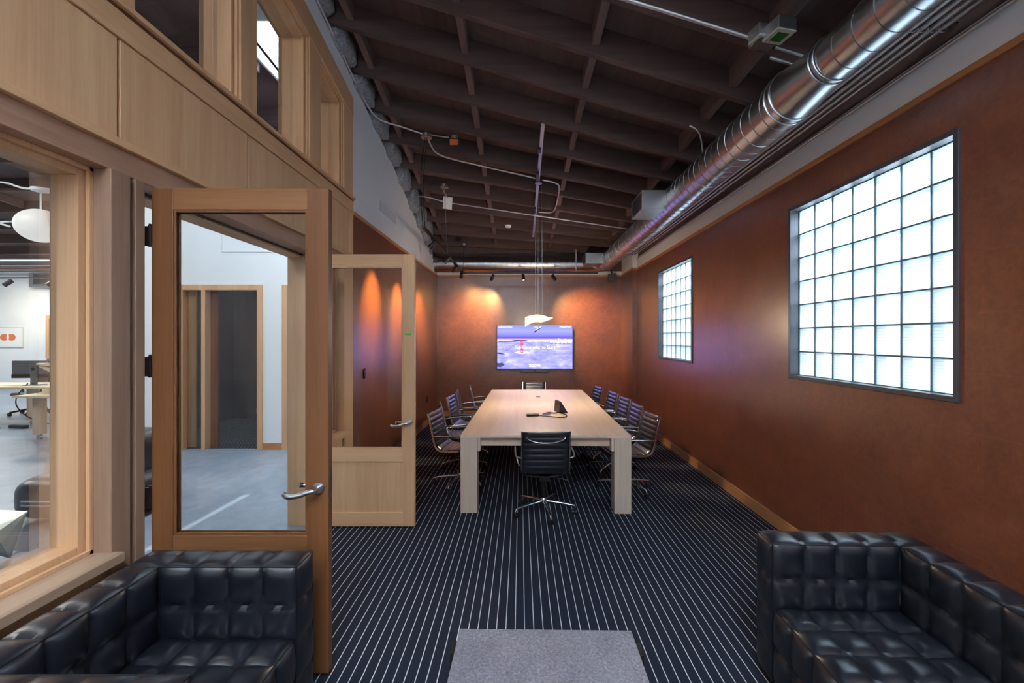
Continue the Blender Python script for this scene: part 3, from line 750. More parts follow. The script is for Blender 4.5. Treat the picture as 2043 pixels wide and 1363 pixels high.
# ------------------------------------------------------------------ chairs
def arc_profile(pts, it=3): return smooth_path([(p[0],0,p[1]) for p in pts], it)
PROF = arc_profile([(.255,.432),(.225,.462),(.10,.456),(-.06,.440),(-.165,.438),(-.225,.470),(-.252,.56),(-.275,.68),(-.305,.80),(-.322,.862)])
def cumlen(p):
    L = [0]
    for a, b in zip(p[:-1],p[1:]): L.append(L[-1]+(b-a).length)
    return L
def make_chair(label):
    root = empty('office_chair', (0,0,0), 0, label, 'chair', 'ribbed leather office chairs around the table')
    # dense resample
    L = cumlen(PROF); tot = L[-1]
    def at(s):
        s = max(0,min(tot,s))
        for i in range(len(L)-1):
            if s <= L[i+1]:
                t_ = (s-L[i])/(L[i+1]-L[i]+1e-9); p = PROF[i].lerp(PROF[i+1],t_); d = (PROF[i+1]-PROF[i]).normalized(); return p, Vector((-d.z,0,d.x))
        return PROF[-1], Vector((0,0,1))
    sb = tot*.50
    def sling(s0, s1, name):
        N = int((s1-s0)/.0055); half = .215; top = []; bot = []
        vs = []; fs = []
        for i in range(N+1):
            s = s0+(s1-s0)*i/N; p, n = at(s)
            if n.z < 0 and p.x > -.15: n = -n
            rib = abs(math.sin(PI*s/.056))**.8*.0075
            for k in range(7):
                y = -half+2*half*k/6; q = min(1, (half-abs(y))/.02)
                vs.append(p+Vector((0,y,0))-n*(.004+rib*q))
            for k in range(7):
                y = -half+2*half*k/6; q = min(1, (half-abs(y))/.02)
                vs.append(p+Vector((0,y,0))+n*(.004+rib*q))
        for i in range(N):
            a, b = i*14, (i+1)*14
            for k in range(6):
                fs.append((a+k,a+k+1,b+k+1,b+k)); fs.append((a+7+k+1,a+7+k,b+7+k,b+7+k+1))
            fs.append((a,b,b+7,a+7)); fs.append((a+6,a+13,b+13,b+6))
        fs.append((0,7,8,9,10,11,12,13,6,5,4,3,2,1)); e = N*14
        fs.append(tuple(e+x for x in (0,1,2,3,4,5,6,13,12,11,10,9,8,7)))
        MB().add(vs,fs).build(name, M_CHAIR, root, smooth='all', merge=True)
    sling(0, sb, 'seat'); sling(sb, tot, 'backrest')
    for sy in (-1,1):
        vs = []; fs = []; y0 = sy*.215; y1 = sy*.227
        n_ = len(PROF)
        for i, p in enumerate(PROF):
            _, n = at(L[i]); 
            for (yy, o_) in ((y0,-.009),(y1,-.009),(y1,.010),(y0,.010)): vs.append(p+Vector((0,yy,0))+n*o_)
        for i in range(n_-1):
            for k in range(4): fs.append((i*4+k,i*4+(k+1)%4,(i+1)*4+(k+1)%4,(i+1)*4+k))
        fs.append((0,1,2,3)); fs.append(tuple((n_-1)*4+k for k in (3,2,1,0)))
        MB().add(vs,fs).build('side_frame', M_CHROME, root, smooth=True, bevel=.003)
        arm = smooth_path([(-.255,sy*.222,.605),(-.235,sy*.268,.610),(-.15,sy*.28,.62),(.06,sy*.28,.630),(.115,sy*.28,.622),(.115,sy*.276,.565),(.06,sy*.250,.46),(.04,sy*.222,.445)],3)
        MB().tube(arm,.0095,10).build('armrest', M_CHROME, root, smooth=True)
    MB().tube(smooth_path([(-.305,-.175,.82),(-.335,-.17,.80),(-.365,-.10,.775),(-.375,0,.77),(-.365,.10,.775),(-.335,.17,.80),(-.305,.175,.82)],3),.008,10).build('back_spreader', M_CHROME, root, smooth=True)
    m = MB(); m.tube(smooth_path([(.0,-.21,.425),(0,-.12,.385),(0,.12,.385),(0,.21,.425)],2),.012,10).tube(smooth_path([(-.12,-.21,.425),(-.10,-.12,.385),(-.10,.12,.385),(-.12,.21,.425)],2),.012,10)
    m.box(-.13,.05,-.05,.05,.345,.395); m.build('seat_mount', M_BLACK, root, smooth=True, bevel=.004)
    m = MB(); m.cyl((0,0,.14),(0,0,.35),.02,18).cyl((0,0,.12),(0,0,.24),.026,18); m.build('column', M_BLACK, root, smooth=True)
    MB().tube([(-.02,-.05,.36),(-.03,-.16,.345),(-.035,-.23,.33)],.005,8,rs=[.004,.004,.009]).build('tilt_lever', M_BLACK, root, smooth=True)
    MB().lathe([(.028,.085),(.034,.095),(.034,.135),(.026,.15)],20).build('hub', M_CHROME, root, smooth=True)
    for k in range(5):
        a = 2*PI*k/5+PI+.15; M_ = Matrix.Rotation(a,4,'Z')
        MB().tube([M_ @ Vector(p) for p in ((.02,0,.118),(.15,0,.108),(.275,0,.092),(.30,0,.085),(.308,0,.06))],.012,12,rs=[.016,.0135,.011,.011,.009]).build('base_arm', M_CHROME, root, smooth=True)
        m = MB(); Mc = M_ @ Matrix.Translation((.30,0,0)) @ Matrix.Rotation(1.1*k+.6,4,'Z')
        for yy in (-.014,.014): m.cyl((0,yy-.009,.0255),(0,yy+.009,.0255),.025,20,M=Mc)
        m.box(-.018,.02,-.008,.008,.024,.056,Mc)
        m.build('caster', M_BLACK, root, smooth=True)
    return root
spots = [ # seat centre x, y, facing angle (deg, 0 = +x), label
 (-.70,5.07,-9,'ribbed black leather chair on the left side of the table, nearest the camera'),
 (-.74,5.76,13,'ribbed black leather chair on the left side, second from the camera'),
 (-.73,6.43,-6,'ribbed black leather chair on the left side, third from the camera'),
 (-.73,7.15,4,'ribbed black leather chair on the left side, fourth from the camera'),
 (-.60,7.90,8,'ribbed black leather chair at the far left corner of the table, pushed well in'),
 (1.17,4.88,188,'ribbed black leather chair on the right side of the table, nearest the camera'),
 (1.19,5.60,185,'ribbed black leather chair on the right side, second from the camera'),
 (1.19,6.20,187,'ribbed black leather chair on the right side, third from the camera'),
 (1.16,6.86,188,'ribbed black leather chair on the right side, fourth from the camera'),
 (1.06,7.62,190,'ribbed black leather chair on the right side, nearest the end wall'),
 (.225,4.27,91,'ribbed black leather chair at the near end of the table, seen from behind'),
 (.27,8.18,-88,'ribbed black leather chair at the far end of the table before the television')]
base = make_chair(spots[0][3])
for i, (x, y, a, lab) in enumerate(spots):
    c = base if i == 0 else copy_tree(base)
    c.location = (x,y,0); c.rotation_euler = (0,0,R(a)); c['label'] = lab

# ---------------------------------------------------------------- pendant
pd = empty('pendant_lamp', (.25,6.10,0), 0, 'curved white glass pendant hung on thin wires above the table', 'pendant lamp')
M_SHADE = emis('lit_shade', (1,.80,.55,1), 1.3)
def shade(u, v, off=0):
    xu, zu = -.187+.387*u, 2.004+.052*math.sin(PI*min(1,u*.95+.08))-.0*u
    xl, zl = -.192+.285*u, 1.872+.060*math.sin(PI*min(1,u*.9+.02))+.022*u
    if u > .7: k = (u-.7)/.3; xl += (xu-xl)*k*k*.9; zl += (zu-zl)*k*k*.9
    w = v*v*(3-2*v)*.35+v*.65
    return (xl+(xu-xl)*w, -.13+.24*v, zl+(zu-zl)*w+.018*math.sin(PI*v)+off)
mb = MB(); mb.grid(lambda u,v: shade(u,v),28,10).grid(lambda u,v: shade(u,v,-.006),28,10,flip=True)
mb.build('lamp_shade', M_SHADE, pd, smooth='all')
m = MB()
for v in (.02,.3,.62): m.tube([Vector(shade(u/24,v,-.004))+Vector((0,-.008,0)) for u in range(25)],.0022,6)
m.build('shade_rib', M_BLACK, pd, smooth=True)
MB().tube(smooth_path([(-.06,-.02,1.80),(-.02,-.02,1.84),(.04,-.02,1.87)],2),.009,8).build('lamp_arm', M_BLACK, pd, smooth=True)
m = MB()
for x, y in ((-.045,.05),(-.01,-.10),(.055,.05)): m.cyl((x,y,1.98),(x*.8,y*.3-.02,jz(.25,6.1)-.03),.0013,6)
m.build('suspension_wire', M_STEEL, pd)
MB().cyl((0,-.02,jz(.25,6.1)-.05),(0,-.02,jz(.25,6.1)-.03),.05,24).build('ceiling_rose', M_BOX, pd, smooth=True)
L = bpy.data.lights.new('pendant_bulb','POINT'); L.energy = 60; L.color = (1,.78,.52); L.shadow_soft_size = .08
lo = bpy.data.objects.new('pendant_bulb', L); COL.objects.link(lo); lo.location = (.26,6.16,1.94)

# --------------------------------------------------------------------- tv
tvx0, tvx1, tz0, tz1, ty = -.525, 1.137, 1.04, 2.017, 9.45
tv = empty('television', ((tvx0+tvx1)/2,ty,(tz0+tz1)/2), 0, 'large wall mounted television showing a foggy bridge and white start text', 'television')
W, H = (tvx1-tvx0)/2, (tz1-tz0)/2
MB().box(-W,W,0,.035,-H,H).build('housing', M_BLACK, tv, bevel=.004)
MB().box(-.3,.3,.035,.148,-.2,.2).build('wall_mount', M_BLACK, tv)
def screen_mat():
    t = NT('fog_picture'); t.n.remove(t.b)
    tc = t.node('ShaderNodeTexCoord'); sep = t.node('ShaderNodeSeparateXYZ'); t.link(tc.outputs['Object'], sep.inputs[0])
    z = t.math('ADD', t.math('MULTIPLY', sep.outputs[2], 1/(2*H)), .5)
    mp = t.node('ShaderNodeMapping'); mp.inputs['Scale'].default_value = (1,1,3.2); t.link(tc.outputs['Object'], mp.inputs[0])
    n = t.noise(mp.outputs[0], 3.2, 5, .55, .6)
    sky = t.ramp(z, [(.0,rgb(112,114,212)),(.45,rgb(134,130,218)),(.62,rgb(142,134,214)),(.66,rgb(186,146,206)),(.70,rgb(60,56,120)),(.73,rgb(86,84,176)),(.85,rgb(120,122,210)),(1,rgb(100,106,204))])
    fog = t.mix(t.math('MULTIPLY', t.math('LESS_THAN', z, .62), 1.0), sky, t.ramp(n, [(.3,rgb(100,102,198)),(.55,rgb(134,132,218)),(.75,rgb(176,168,228))]))
    # sparkle of city lights in a thin horizon band
    n2 = t.noise(t.pos((1,1,2)), 70, 2, .5)
    band = t.math('MULTIPLY', t.math('GREATER_THAN', z, .615), t.math('LESS_THAN', z, .67))
    sp = t.math('MULTIPLY', band, t.math('GREATER_THAN', n2, .52))
    c = t.mix(t.math('MULTIPLY', sp, .8), fog, rgb(255,214,232))
    e = t.node('ShaderNodeEmission'); t.link(c, e.inputs[0]); e.inputs[1].default_value = 1.7
    t.link(e.outputs[0], t.out.inputs[0]); return t.m
MB().box(-W+.012,W-.012,-.002,.0,-H+.016,H-.012).build('screen', screen_mat(), tv)
def pxz(u, v): return (-W+2*W*u, H-2*H*v)   # u right, v down in the picture
M_RED = emis('bridge_red', rgb(200,30,34), 1.1); M_DK = emis('hill_dark', rgb(62,62,112), .9); M_SK = emis('city_white', rgb(244,232,246), 1.1)
m = MB(); x, z = pxz(.333,.63); z2 = pxz(0,.345)[1]
m.box(x-.028,x-.014,-.0028,-.0022,z,z2).box(x+.010,x+.024,-.0028,-.0022,z,z2)
for k in range(5): m.box(x-.014,x+.010,-.0028,-.0022,z+(z2-z)*(k/4.6),z+(z2-z)*(k/4.6)+.018)
m.build('bridge_tower', M_RED, tv)
def strip(pts, w, mat, name):
    MB().tube([(p[0],-.0028,p[1]) for p in pts], w, 4).build(name, mat, tv)
strip([pxz(.12,.59),pxz(.20,.50),pxz(.27,.42),pxz(.33,.36)],.0022,M_DK,'bridge_cable')
strip([pxz(.335,.36),pxz(.45,.44),pxz(.58,.52),pxz(.70,.58),pxz(.84,.62)],.0022,M_DK,'bridge_cable')
def blob(pts, mat, name): 
    MB().prism([pxz(*p) for p in pts],'y',-.0024,-.0021).build(name, mat, tv)
blob([(.005,.39),(.03,.37),(.16,.365),(.25,.34),(.32,.335),(.42,.35),(.34,.375),(.2,.385)],M_DK,'far_hill')
blob([(.005,.62),(.05,.62),(.12,.665),(.06,.66),(.005,.65)],M_DK,'fog_hill')
blob([(.005,.85),(.04,.86),(.07,.84),(.10,.90),(.05,.95),(.005,.93)],M_DK,'fog_hill')
blob([(.22,.63),(.27,.60),(.33,.59),(.40,.60),(.45,.63),(.33,.65)],M_SK,'lit_fog')
rnd = random.Random(3); m = MB()
for k in range(26):
    u = .70+.29*k/26; hgt = .02+.05*rnd.random()*(1.4 if .8 < u < .97 else .6); a, b = pxz(u,.40); a2, b2 = pxz(u+.0075,.40-hgt)
    m.box(a,a2,-.0027,-.0022,b,b2)
m.build('skyline', M_SK, tv)
m = MB()
for k in range(18):
    u = .68+.31*k/18; a, b = pxz(u,.435); a2, b2 = pxz(u+.006,.435-.02-.02*rnd.random()); m.box(a,a2,-.003,-.0023,b,b2)
m.build('skyline_shadow', M_DK, tv)
def text(body, u, v, size, align='CENTER', parent=tv, weight=0):
    c = bpy.data.curves.new('screen_text','FONT'); c.body = body; c.size = size; c.align_x = align; c.align_y = 'CENTER'; c.offset = weight
    c.materials.append(M_TEXT)
    o = bpy.data.objects.new('screen_text', c); COL.objects.link(o); o.parent = parent
    bpy.context.view_layer.update()
    me = bpy.data.meshes.new_from_object(o.evaluated_get(bpy.context.evaluated_depsgraph_get()))
    bpy.data.objects.remove(o); o = bpy.data.objects.new('screen_text', me); COL.objects.link(o); o.parent = parent
    x, z = pxz(u, v); o.location = (x,-.0045,z); o.rotation_euler = (PI/2,0,0)
text('Tap Controller to Start', .50, .505, .092, weight=0)
text('zoom', .50, .905, .11, weight=0)
text('Conference Room', .015, .055, .042, 'LEFT'); text('11:14', .51, .055, .045); text('Meeting Room', .975, .05, .042, 'RIGHT')
sb = empty('sound_bar', (.31,9.50,1.012), 0, 'slim grey video sound bar mounted under the television', 'sound bar')
MB().box(-.315,.315,-.05,.1,-.032,.028).build('body', M_FRAME, sb, bevel=.006)
MB().cyl((0,-.052,0),(0,-.05,0),.018,20).build('camera_lens', M_BLACK, sb)

# ------------------------------------------------------------------- sofas
def tuft(name, parent, X, Y, Z, nx, ny, nz, puff=.020, mat=None, sub=9):
    """closed padded block; every face split into tufted cells"""
    x0,x1 = X; y0,y1 = Y; z0,z1 = Z; m = MB()
    def face(o, du, dv, n, cu, cv):
        o, du, dv, n = Vector(o), Vector(du), Vector(dv), Vector(n)
        def g(u, v):
            a = u*cu; b = v*cv; fa = a-math.floor(a) if a < cu else 1.0; fb = b-math.floor(b) if b < cv else 1.0
            q = (1-abs(2*fa-1)**2.6)*(1-abs(2*fb-1)**2.6)
            q = max(0,q)**.7
            return o+du*u+dv*v+n*(puff*q)
        m.grid(g, cu*sub, cv*sub)
    dx, dy, dz = (x1-x0,0,0), (0,y1-y0,0), (0,0,z1-z0)
    face((x0,y0,z1),dx,dy,(0,0,1),nx,ny)
    face((x0,y1,z0),dx,(0,y0-y1,0),(0,0,-1),nx,ny)
    face((x0,y0,z0),dx,dz,(0,-1,0),nx,nz)
    face((x1,y1,z0),(x0-x1,0,0),dz,(0,1,0),nx,nz)
    face((x1,y0,z0),dy,dz,(1,0,0),ny,nz)
    face((x0,y1,z0),(0,y0-y1,0),dz,(-1,0,0),ny,nz)
    o = m.build(name, mat or M_SOFA, parent, smooth=True, merge=True, angle=62)
    # stitched piping round the edges and along the seams
    p = MB(); r = .0032; e = -.001
    for a in (x0-e,x1+e):
        for b in (y0-e,y1+e): p.tube([(a,b,z0),(a,b,z1)],r,6)
        for c in (z0,z1+e): p.tube([(a,y0,c),(a,y1,c)],r,6)
    for b in (y0-e,y1+e):
        for c in (z0,z1+e): p.tube([(x0,b,c),(x1,b,c)],r,6)
    p.build('piping', M_PIPING, o, smooth=True)
    return o
def armchair(name, label, cat, cells, loc, rz, mirror, near_arm=True):
    """back along local x=0, seat towards +x, arms at both ends of y"""
    root = empty(name, loc, rz, label, cat)
    c = .151; A = .145; D = .745; Wd = 2*A+cells*c
    if mirror: root.scale = (-1,1,1)
    tuft('armrest', root, (0,D), (Wd-A,Wd), (.05,.715), 5, 1, 4)
    tuft('armrest', root, (0,D), (0,A), (.05,.715), 5, 1, 4)
    tuft('backrest', root, (0,A), (A+.002,Wd-A-.002), (.05,.715), 1, cells, 4)
    tuft('seat', root, (A+.002,D-.008), (A+.002,Wd-A-.002), (.05,.40), 4, cells, 2, .026)
    for x in (.04,D-.06):
        for y in (.04,Wd-.06): MB().box(x,x+.03,y,y+.03,0,.06).build('leg', M_BLACK, root)
    return root
armchair('tufted_armchair','black tufted leather cube armchair in front of the open door','armchair',4,(-1.722,1.14,0),0,False)
armchair('tufted_sofa','black tufted leather sofa beside the rust window wall','sofa',9,(1.905,.57,0),R(-2.2),True)

# ------------------------------------------------------------ coffee table
cf = empty('coffee_table', (.10,1.36,0), R(-1.0), 'low table with grey speckled top and black flat bar legs', 'coffee table')
MB().box(-.386,.386,-.6,.595,.375,.40).build('tabletop', M_FELT, cf, bevel=.002)
for sx in (-1,1):
    for y in (-.50,.50):
        x = sx*.398
        MB().box(x-.009,x+.009,y-.04,y+.04,0,.385).build('leg', M_BLACK, cf, bevel=.001)
m = MB(); m.box(-.389,.389,-.51,-.49,.345,.375).box(-.389,.389,.49,.51,.345,.375); m.build('crossbar', M_BLACK, cf)

# ================================================================= office
OC = lambda Y: 4.36+(15-Y)*.085
struct(box('wall_corridor', M_WHITE, -6.25, XK, 6.7, 6.82, 2.545, 4.56, bevel=0), 'pale white wall across the passage behind the doors')
for (a, b) in ((-6.25,-5.29),(-3.98,-3.68),(-2.7,XK)): struct(box('wall_corridor_pier', M_WHITE, a, b, 6.7, 6.82, 0, 2.545, bevel=0))
def dframe(n, x0, x1, top, extra=None, label=''):
    root = struct(empty('door_%d' % n, (x0,6.7,0)), label)
    m = MB(); w = .085; W_ = x1-x0
    m.box(0,w,-.02,.14,0,top).box(W_-w,W_,-.02,.14,0,top).box(w,W_-w,-.02,.14,top-w,top)
    if extra: m.box(extra-.03,extra+.03,-.02,.14,0,top-w)
    m.build('door_frame', W_Z, root, bevel=.003)
    return root
r3 = dframe(3,-5.29,-3.98,2.545,.40,'timber framed doorway with sidelight in the passage wall')
MB().box(.085,.20,.10,.13,0,2.46).build('jamb_lining', W_Z, r3)
MB().box(.43,.55,.10,.135,0,2.46).build('door_edge', W_DOOR, r3)
MB().box(.09,.37,.06,.066,.0,2.46).build('pane', M_GLASS, r3)
MB().box(.55,1.22,.09,.096,.0,2.46).build('pane', M_GLASS, r3)
r4 = dframe(4,-3.68,-2.7,2.545,None,'second timber doorway just behind the open doors')
MB().box(.09,.9,.08,.12,0,2.46).build('door_panel', W_DOOR, r4)
struct(MB().box(-3.98,-3.68,6.68,6.7,0,.10).box(-6.25,-5.29,6.68,6.7,0,.10).build('baseboard_corridor', BASEW))
struct(MB().box(-4.62,-3.80,6.692,6.70,3.05,3.06).box(-4.62,-4.61,6.692,6.70,3.05,3.40).box(-3.81,-3.80,6.692,6.70,3.05,3.40).box(-4.62,-3.80,6.692,6.70,3.39,3.40).build('trim_21', M_WHITE))
# dark meeting room behind that door
struct(box('wall_meeting_back', M_BROWNROOM, -6.25,-2.3,9.3,9.4,0,2.9,bevel=0)); struct(box('wall_meeting_left', M_BROWNROOM, -6.25,-6.15,6.82,9.3,0,2.9,bevel=0)); struct(box('wall_meeting_right', M_BROWNROOM, -3.6,-3.5,6.82,9.3,0,2.9,bevel=0))
struct(box('ceiling_meeting', M_DECK, -6.25,-2.3,6.82,9.4,2.9,2.95,bevel=0))
struct(box('floor_meeting', M_CARPET, -6.25,-2.3,6.76,9.4,0,.006,bevel=0))
t = empty('side_chair', (-4.62,8.2,.006), R(200), 'low chair with orange leather seat in the dark meeting room', 'chair')
MB().box(-.28,.28,-.28,.28,.36,.44).build('seat', flat('tan_leather', rgb(150,84,44), .5), t, bevel=.02)
MB().box(-.30,-.22,-.28,.28,.42,.80,Matrix.Rotation(R(-10),4,'Y')).build('backrest', M_SOFA, t, bevel=.02)
for x in (-.24,.24):
    for y in (-.24,.24): MB().cyl((x*.8,y*.8,.36),(x,y,0),.011,10).build('leg', M_CHROME, t, smooth=True)
t = empty('side_table', (-3.98,8.98,.006), 0, 'thin topped side table in the dark meeting room', 'table')
MB().box(-.35,.35,-.3,.3,.72,.74).build('tabletop', M_CREAM, t, bevel=.003)
for x in (-.32,.32):
    for y in (-.27,.27): MB().box(x-.012,x+.012,y-.012,y+.012,0,.72).build('leg', M_BLACK, t)

# office shell
struct(box('wall_office_far', M_WHITE, -20,-6.25,15.6,15.75,0,4.5,bevel=0), 'white far wall of the open office')
struct(box('wall_office_side', M_WHITE, -20.1,-20,-4,15.7,0,7,bevel=0)); struct(box('wall_office_rear', M_WHITE, -20,XK,-4.15,-4,0,7,bevel=0))
struct(box('wall_office_return', M_WHITE, -6.35,-6.25,6.7,15.6,0,4.5,bevel=0))
struct(box('baseboard_office', BASEW, -20,-6.35,15.57,15.6,0,.14))
SK = (-3.35,-2.45,4.9,6.2)      # skylight well
def ocs(u0,u1,v0,v1): 
    return [(u0,v0,OC(v0)+.27),(u1,v0,OC(v0)+.27),(u1,v1,OC(v1)+.27),(u0,v1,OC(v1)+.27)]
mb = MB()
for (a,b,c,d) in ((-20,SK[0],-4,15.7),(SK[0],SK[1],-4,SK[2]),(SK[0],SK[1],SK[3],15.7),(SK[1],XL-.2,-4,15.7)):
    v = ocs(a,b,c,d); w = [(p[0],p[1],p[2]+.05) for p in v]
    mb.add(v+w,[(3,2,1,0),(4,5,6,7),(0,1,5,4),(1,2,6,5),(2,3,7,6),(3,0,4,7)])
struct(mb.build('ceiling_office', M_DECK), 'dark painted roof of the open office')
wz0, wz1 = OC(5.2)+.1, OC(5.2)+1.9
mb = MB(); x0,x1,y0,y1 = SK
mb.box(x0-.03,x0,y0,y1,wz0,wz1).box(x1,x1+.03,y0,y1,wz0,wz1).box(x0-.03,x1+.03,y0-.03,y0,wz0,wz1).box(x0-.03,x1+.03,y1,y1+.03,wz0,wz1)
struct(mb.build('ceiling_skylight_well', M_WHITE), 'white boxed skylight well in the office roof')
OY = [y for y in [-3+1.22*k for k in range(16)] if y < 15.3]
for y in OY:
    segs = [(-20,XL-.3)] if not (SK[2]-.15 < y < SK[3]+.05) else [(-20,SK[0]-.05)]
    for a,b in segs: struct(box('ceiling_beam', M_JOIST, a, b, y, y+.11, OC(y), OC(y)+.27), 'dark beam of the office roof')
for i,(x,y0,y1) in enumerate(((-4.6,-3,15),(-8.2,-3,15),(-12,-3,15))):
    struct(MB().prism([(y0,OC(y0)+.1),(y1,OC(y1)+.1),(y1,OC(y1)+.26),(y0,OC(y0)+.26)],'x',x,x+.08).build('ceiling_purlin', M_BLOCK))
o = MB().tube([(-4.4,0,OC(0)-.03),(-4.4,6.6,OC(6.6)-.03)],.014,10).build('conduit', M_PIPE, smooth=True); tag(o,'steel conduit under the office roof seen through the clerestory','conduit')
# high horizontal pipes and duct at the office far wall
for i, z in enumerate((4.30,4.18,4.07)):
    o = MB().tube([(-20,15.3,z),(-6.5,15.3,z)],.05 if i == 0 else .03,12).build('ceiling_pipe', M_PIPE if i != 1 else flat('copper_pipe', rgb(190,130,104), .4, .6), smooth=True)
    tag(o, 'long pipe high on the far office wall, %s' % ['uppermost and thickest','copper coloured middle one','lowest of the three'][i], 'pipe')
t = empty('wall_grille', (-16.84,15.4,3.82), 0, 'grey return air grille high on the far office wall', 'grille')
MB().box(-.62,.62,0,.2,-.28,.28).build('frame', M_BOX, t, bevel=.01); MB().box(-.45,.45,-.01,0,-.18,.18).build('louver', M_FRAME, t)
t = empty('light_track', (-16,13.6,3.62), R(-3), 'black lighting track in front of the far office wall', 'track')
MB().box(-3,4,-.02,.02,-.02,.02).build('rail', M_BLACK, t)
for i, x in enumerate((-16.05,-14.62)):
    e = empty('track_spotlight', (x,13.6-.052*(x+16),3.60), 0, 'black spotlight on the office track, %s' % ['above the framed print','closer to the timber window jamb'][i], 'spotlight', 'black spotlights on the office track')
    MB().cyl((0,0,-.02),(0,0,-.10),.015,8).build('stem', M_BLACK, e); MB().cyl((.08,.02,-.07),(-.09,-.04,-.22),.065,18).build('head', M_BLACK, e, smooth=True)

# globe pendant
gp = empty('globe_pendant', (-7.74,7.0,0), 0, 'large white oval globe pendant glowing in the office', 'pendant lamp')
MB().lathe([(.305*math.cos(a), 3.53+.262*math.sin(a)) for a in [-PI/2+.05+(PI-.1)*i/26 for i in range(27)]],40).build('lamp_shade', emis('globe_glass', (1,.97,.94,1), .48), gp, smooth='all')
MB().cyl((0,0,3.78),(0,0,4.10),.012,10).build('stem', M_WHITE, gp)
MB().cyl((0,0,4.09),(0,0,4.13),.12,28).build('ceiling_rose', M_WHITE, gp, smooth=True)
for pts_, lab in (([(-9.6,7.4,4.35),(-8.6,7.2,4.33),(-8.1,7.05,4.15),(-7.85,7.0,4.13)],'white conduit curving from the left to the globe pendant'),
                  ([(-7.65,7.0,4.13),(-7.0,6.9,4.0),(-6.4,6.8,3.85)],'white conduit leaving the globe pendant to the right'),
                  ([(-5.5,8.4,3.98),(-9.6,8.4,3.98),(-9.85,8.3,3.95),(-9.2,7.6,3.75),(-8.6,7.3,3.6)],'bent white conduit looping behind the globe pendant')):
    tag(MB().tube(smooth_path(pts_,2),.016,8).build('conduit', M_WHITE, smooth=True), lab, 'conduit')
# framed print
t = empty('framed_print', (-18.37,15.58,1.76), 0, 'white framed print of two overlapping orange discs on the far office wall', 'picture')
MB().box(-.52,.52,-.03,0,-.36,.36).build('frame', M_CREAM, t, bevel=.004)
M_OR = flat('orange_ink', rgb(226,128,84), .7)
MB().box(-.49,.49,-.034,-.03,-.33,.33).build('paper', M_WHITE, t)
for s in (-1,1):
    MB().prism([(s*.13+.15*math.cos(a)*1.0, .125*math.sin(a)) for a in [2*PI*i/30 for i in range(30)]],'y',-.037+s*.0004,-.035).build('printed_disc', M_OR, t)
MB().prism([(.045*math.cos(a), .115*math.sin(a)) for a in [2*PI*i/24 for i in range(24)]],'y',-.039,-.0375).build('printed_overlap', M_WHITE, t)
# inner window in far wall
t = struct(empty('window_20', (-17.04,15.6,1.0)), 'timber framed window in the far office wall')
m = MB(); m.box(0,.12,-.04,.02,0,1.55).box(1.0,1.12,-.04,.02,0,1.55).box(.12,1.0,-.04,.02,1.43,1.55).box(.12,1.0,-.04,.02,0,.1); m.build('window_frame', W_Z, t)
MB().box(.12,1.0,-.01,.0,.1,1.43).build('pane', flat('dark_glass', rgb(34,40,36), .1), t)

# desks
def desk(name, x, y, w, d, z, rz, label, legs):
    t = empty(name, (x,y,0), rz, label, 'desk')
    MB().box(-w/2,w/2,-d/2,d/2,z-.035,z).build('desktop', M_PLY, t, bevel=.004)
    for lx, ly in legs:
        l = MB().cyl((lx,ly,.09),(lx,ly,z-.035),.085,28).build('leg', M_CORK, t, smooth=True)
        m = MB(); m.cyl((lx,ly-.02,.04),(lx,ly+.02,.04),.04,18).cyl((lx,ly,.06),(lx,ly,.095),.02,10); m.build('caster', M_STEEL, l, smooth=True)
    return t
desk('work_desk', -10.35, 9.0, 2.6, 1.0, .76, 0, 'long pale desk with fat cork legs carrying a monitor', [(.55,-.28),(-1.1,-.28),(1.05,.1),(-1.1,.3)])
desk('work_desk', -7.75, 7.6, 1.4, .8, .76, 0, 'nearer pale desk with one fat cork leg beside the window jamb', [(-.45,-.2),(.5,-.2),(-.45,.25),(.5,.25)])
# slanted desk riser
t = empty('desk_riser', (-8.02,7.75,.76), R(0), 'pale plywood standing riser with a slanted side on the nearer desk', 'desk riser')
m = MB(); m.prism([(-.35,0),(.3,0),(.45,.12),(.45,.18),(.0,.04),(-.25,.04)],'y',-.25,-.22); m.prism([(-.25,.04),(-.1,.04),(.42,.32),(.42,.38)],'y',-.25,-.22); m.build('side_panel', M_PLY, t)
MB().prism([(-.3,.50),(.5,.42),(.5,.45),(-.3,.53)],'y',-.3,.25).build('shelf', M_PLY, t)
MB().prism([(-.28,.47),(.35,.16),(.40,.19),(-.20,.50)],'y',-.28,-.25).build('slanted_arm', M_PLY, t)
t = empty('desk_gadget', (-8.08,7.7,1.335), 0, 'grey fabric bundle lying on top of the plywood riser', 'bag')
MB().lathe([(.02,-.05),(.2,-.045),(.24,0),(.2,.05),(.02,.07)],24,Matrix.Scale(1.0,4)).build('body', M_MONITOR, t, smooth='all')
# monitor
t = empty('computer_monitor', (-10.0,8.95,.76), R(4), 'wide grey computer monitor seen from behind on the long desk', 'monitor')
MB().box(-.46,.46,0,.03,.14,.50).build('housing', M_MONITOR, t, bevel=.006)
MB().box(-.455,.455,-.012,0,.14,.22).build('back_strip', M_BLACK, t)
MB().box(-.05,.05,-.06,-.01,0,.40).build('stand', M_MONITOR, t, bevel=.004); MB().box(-.14,.14,-.12,.10,0,.012).build('foot', M_MONITOR, t, bevel=.003)
MB().cyl((0,-.064,.33),(0,-.06,.33),.035,20).build('cable_hole', M_BLACK, t)
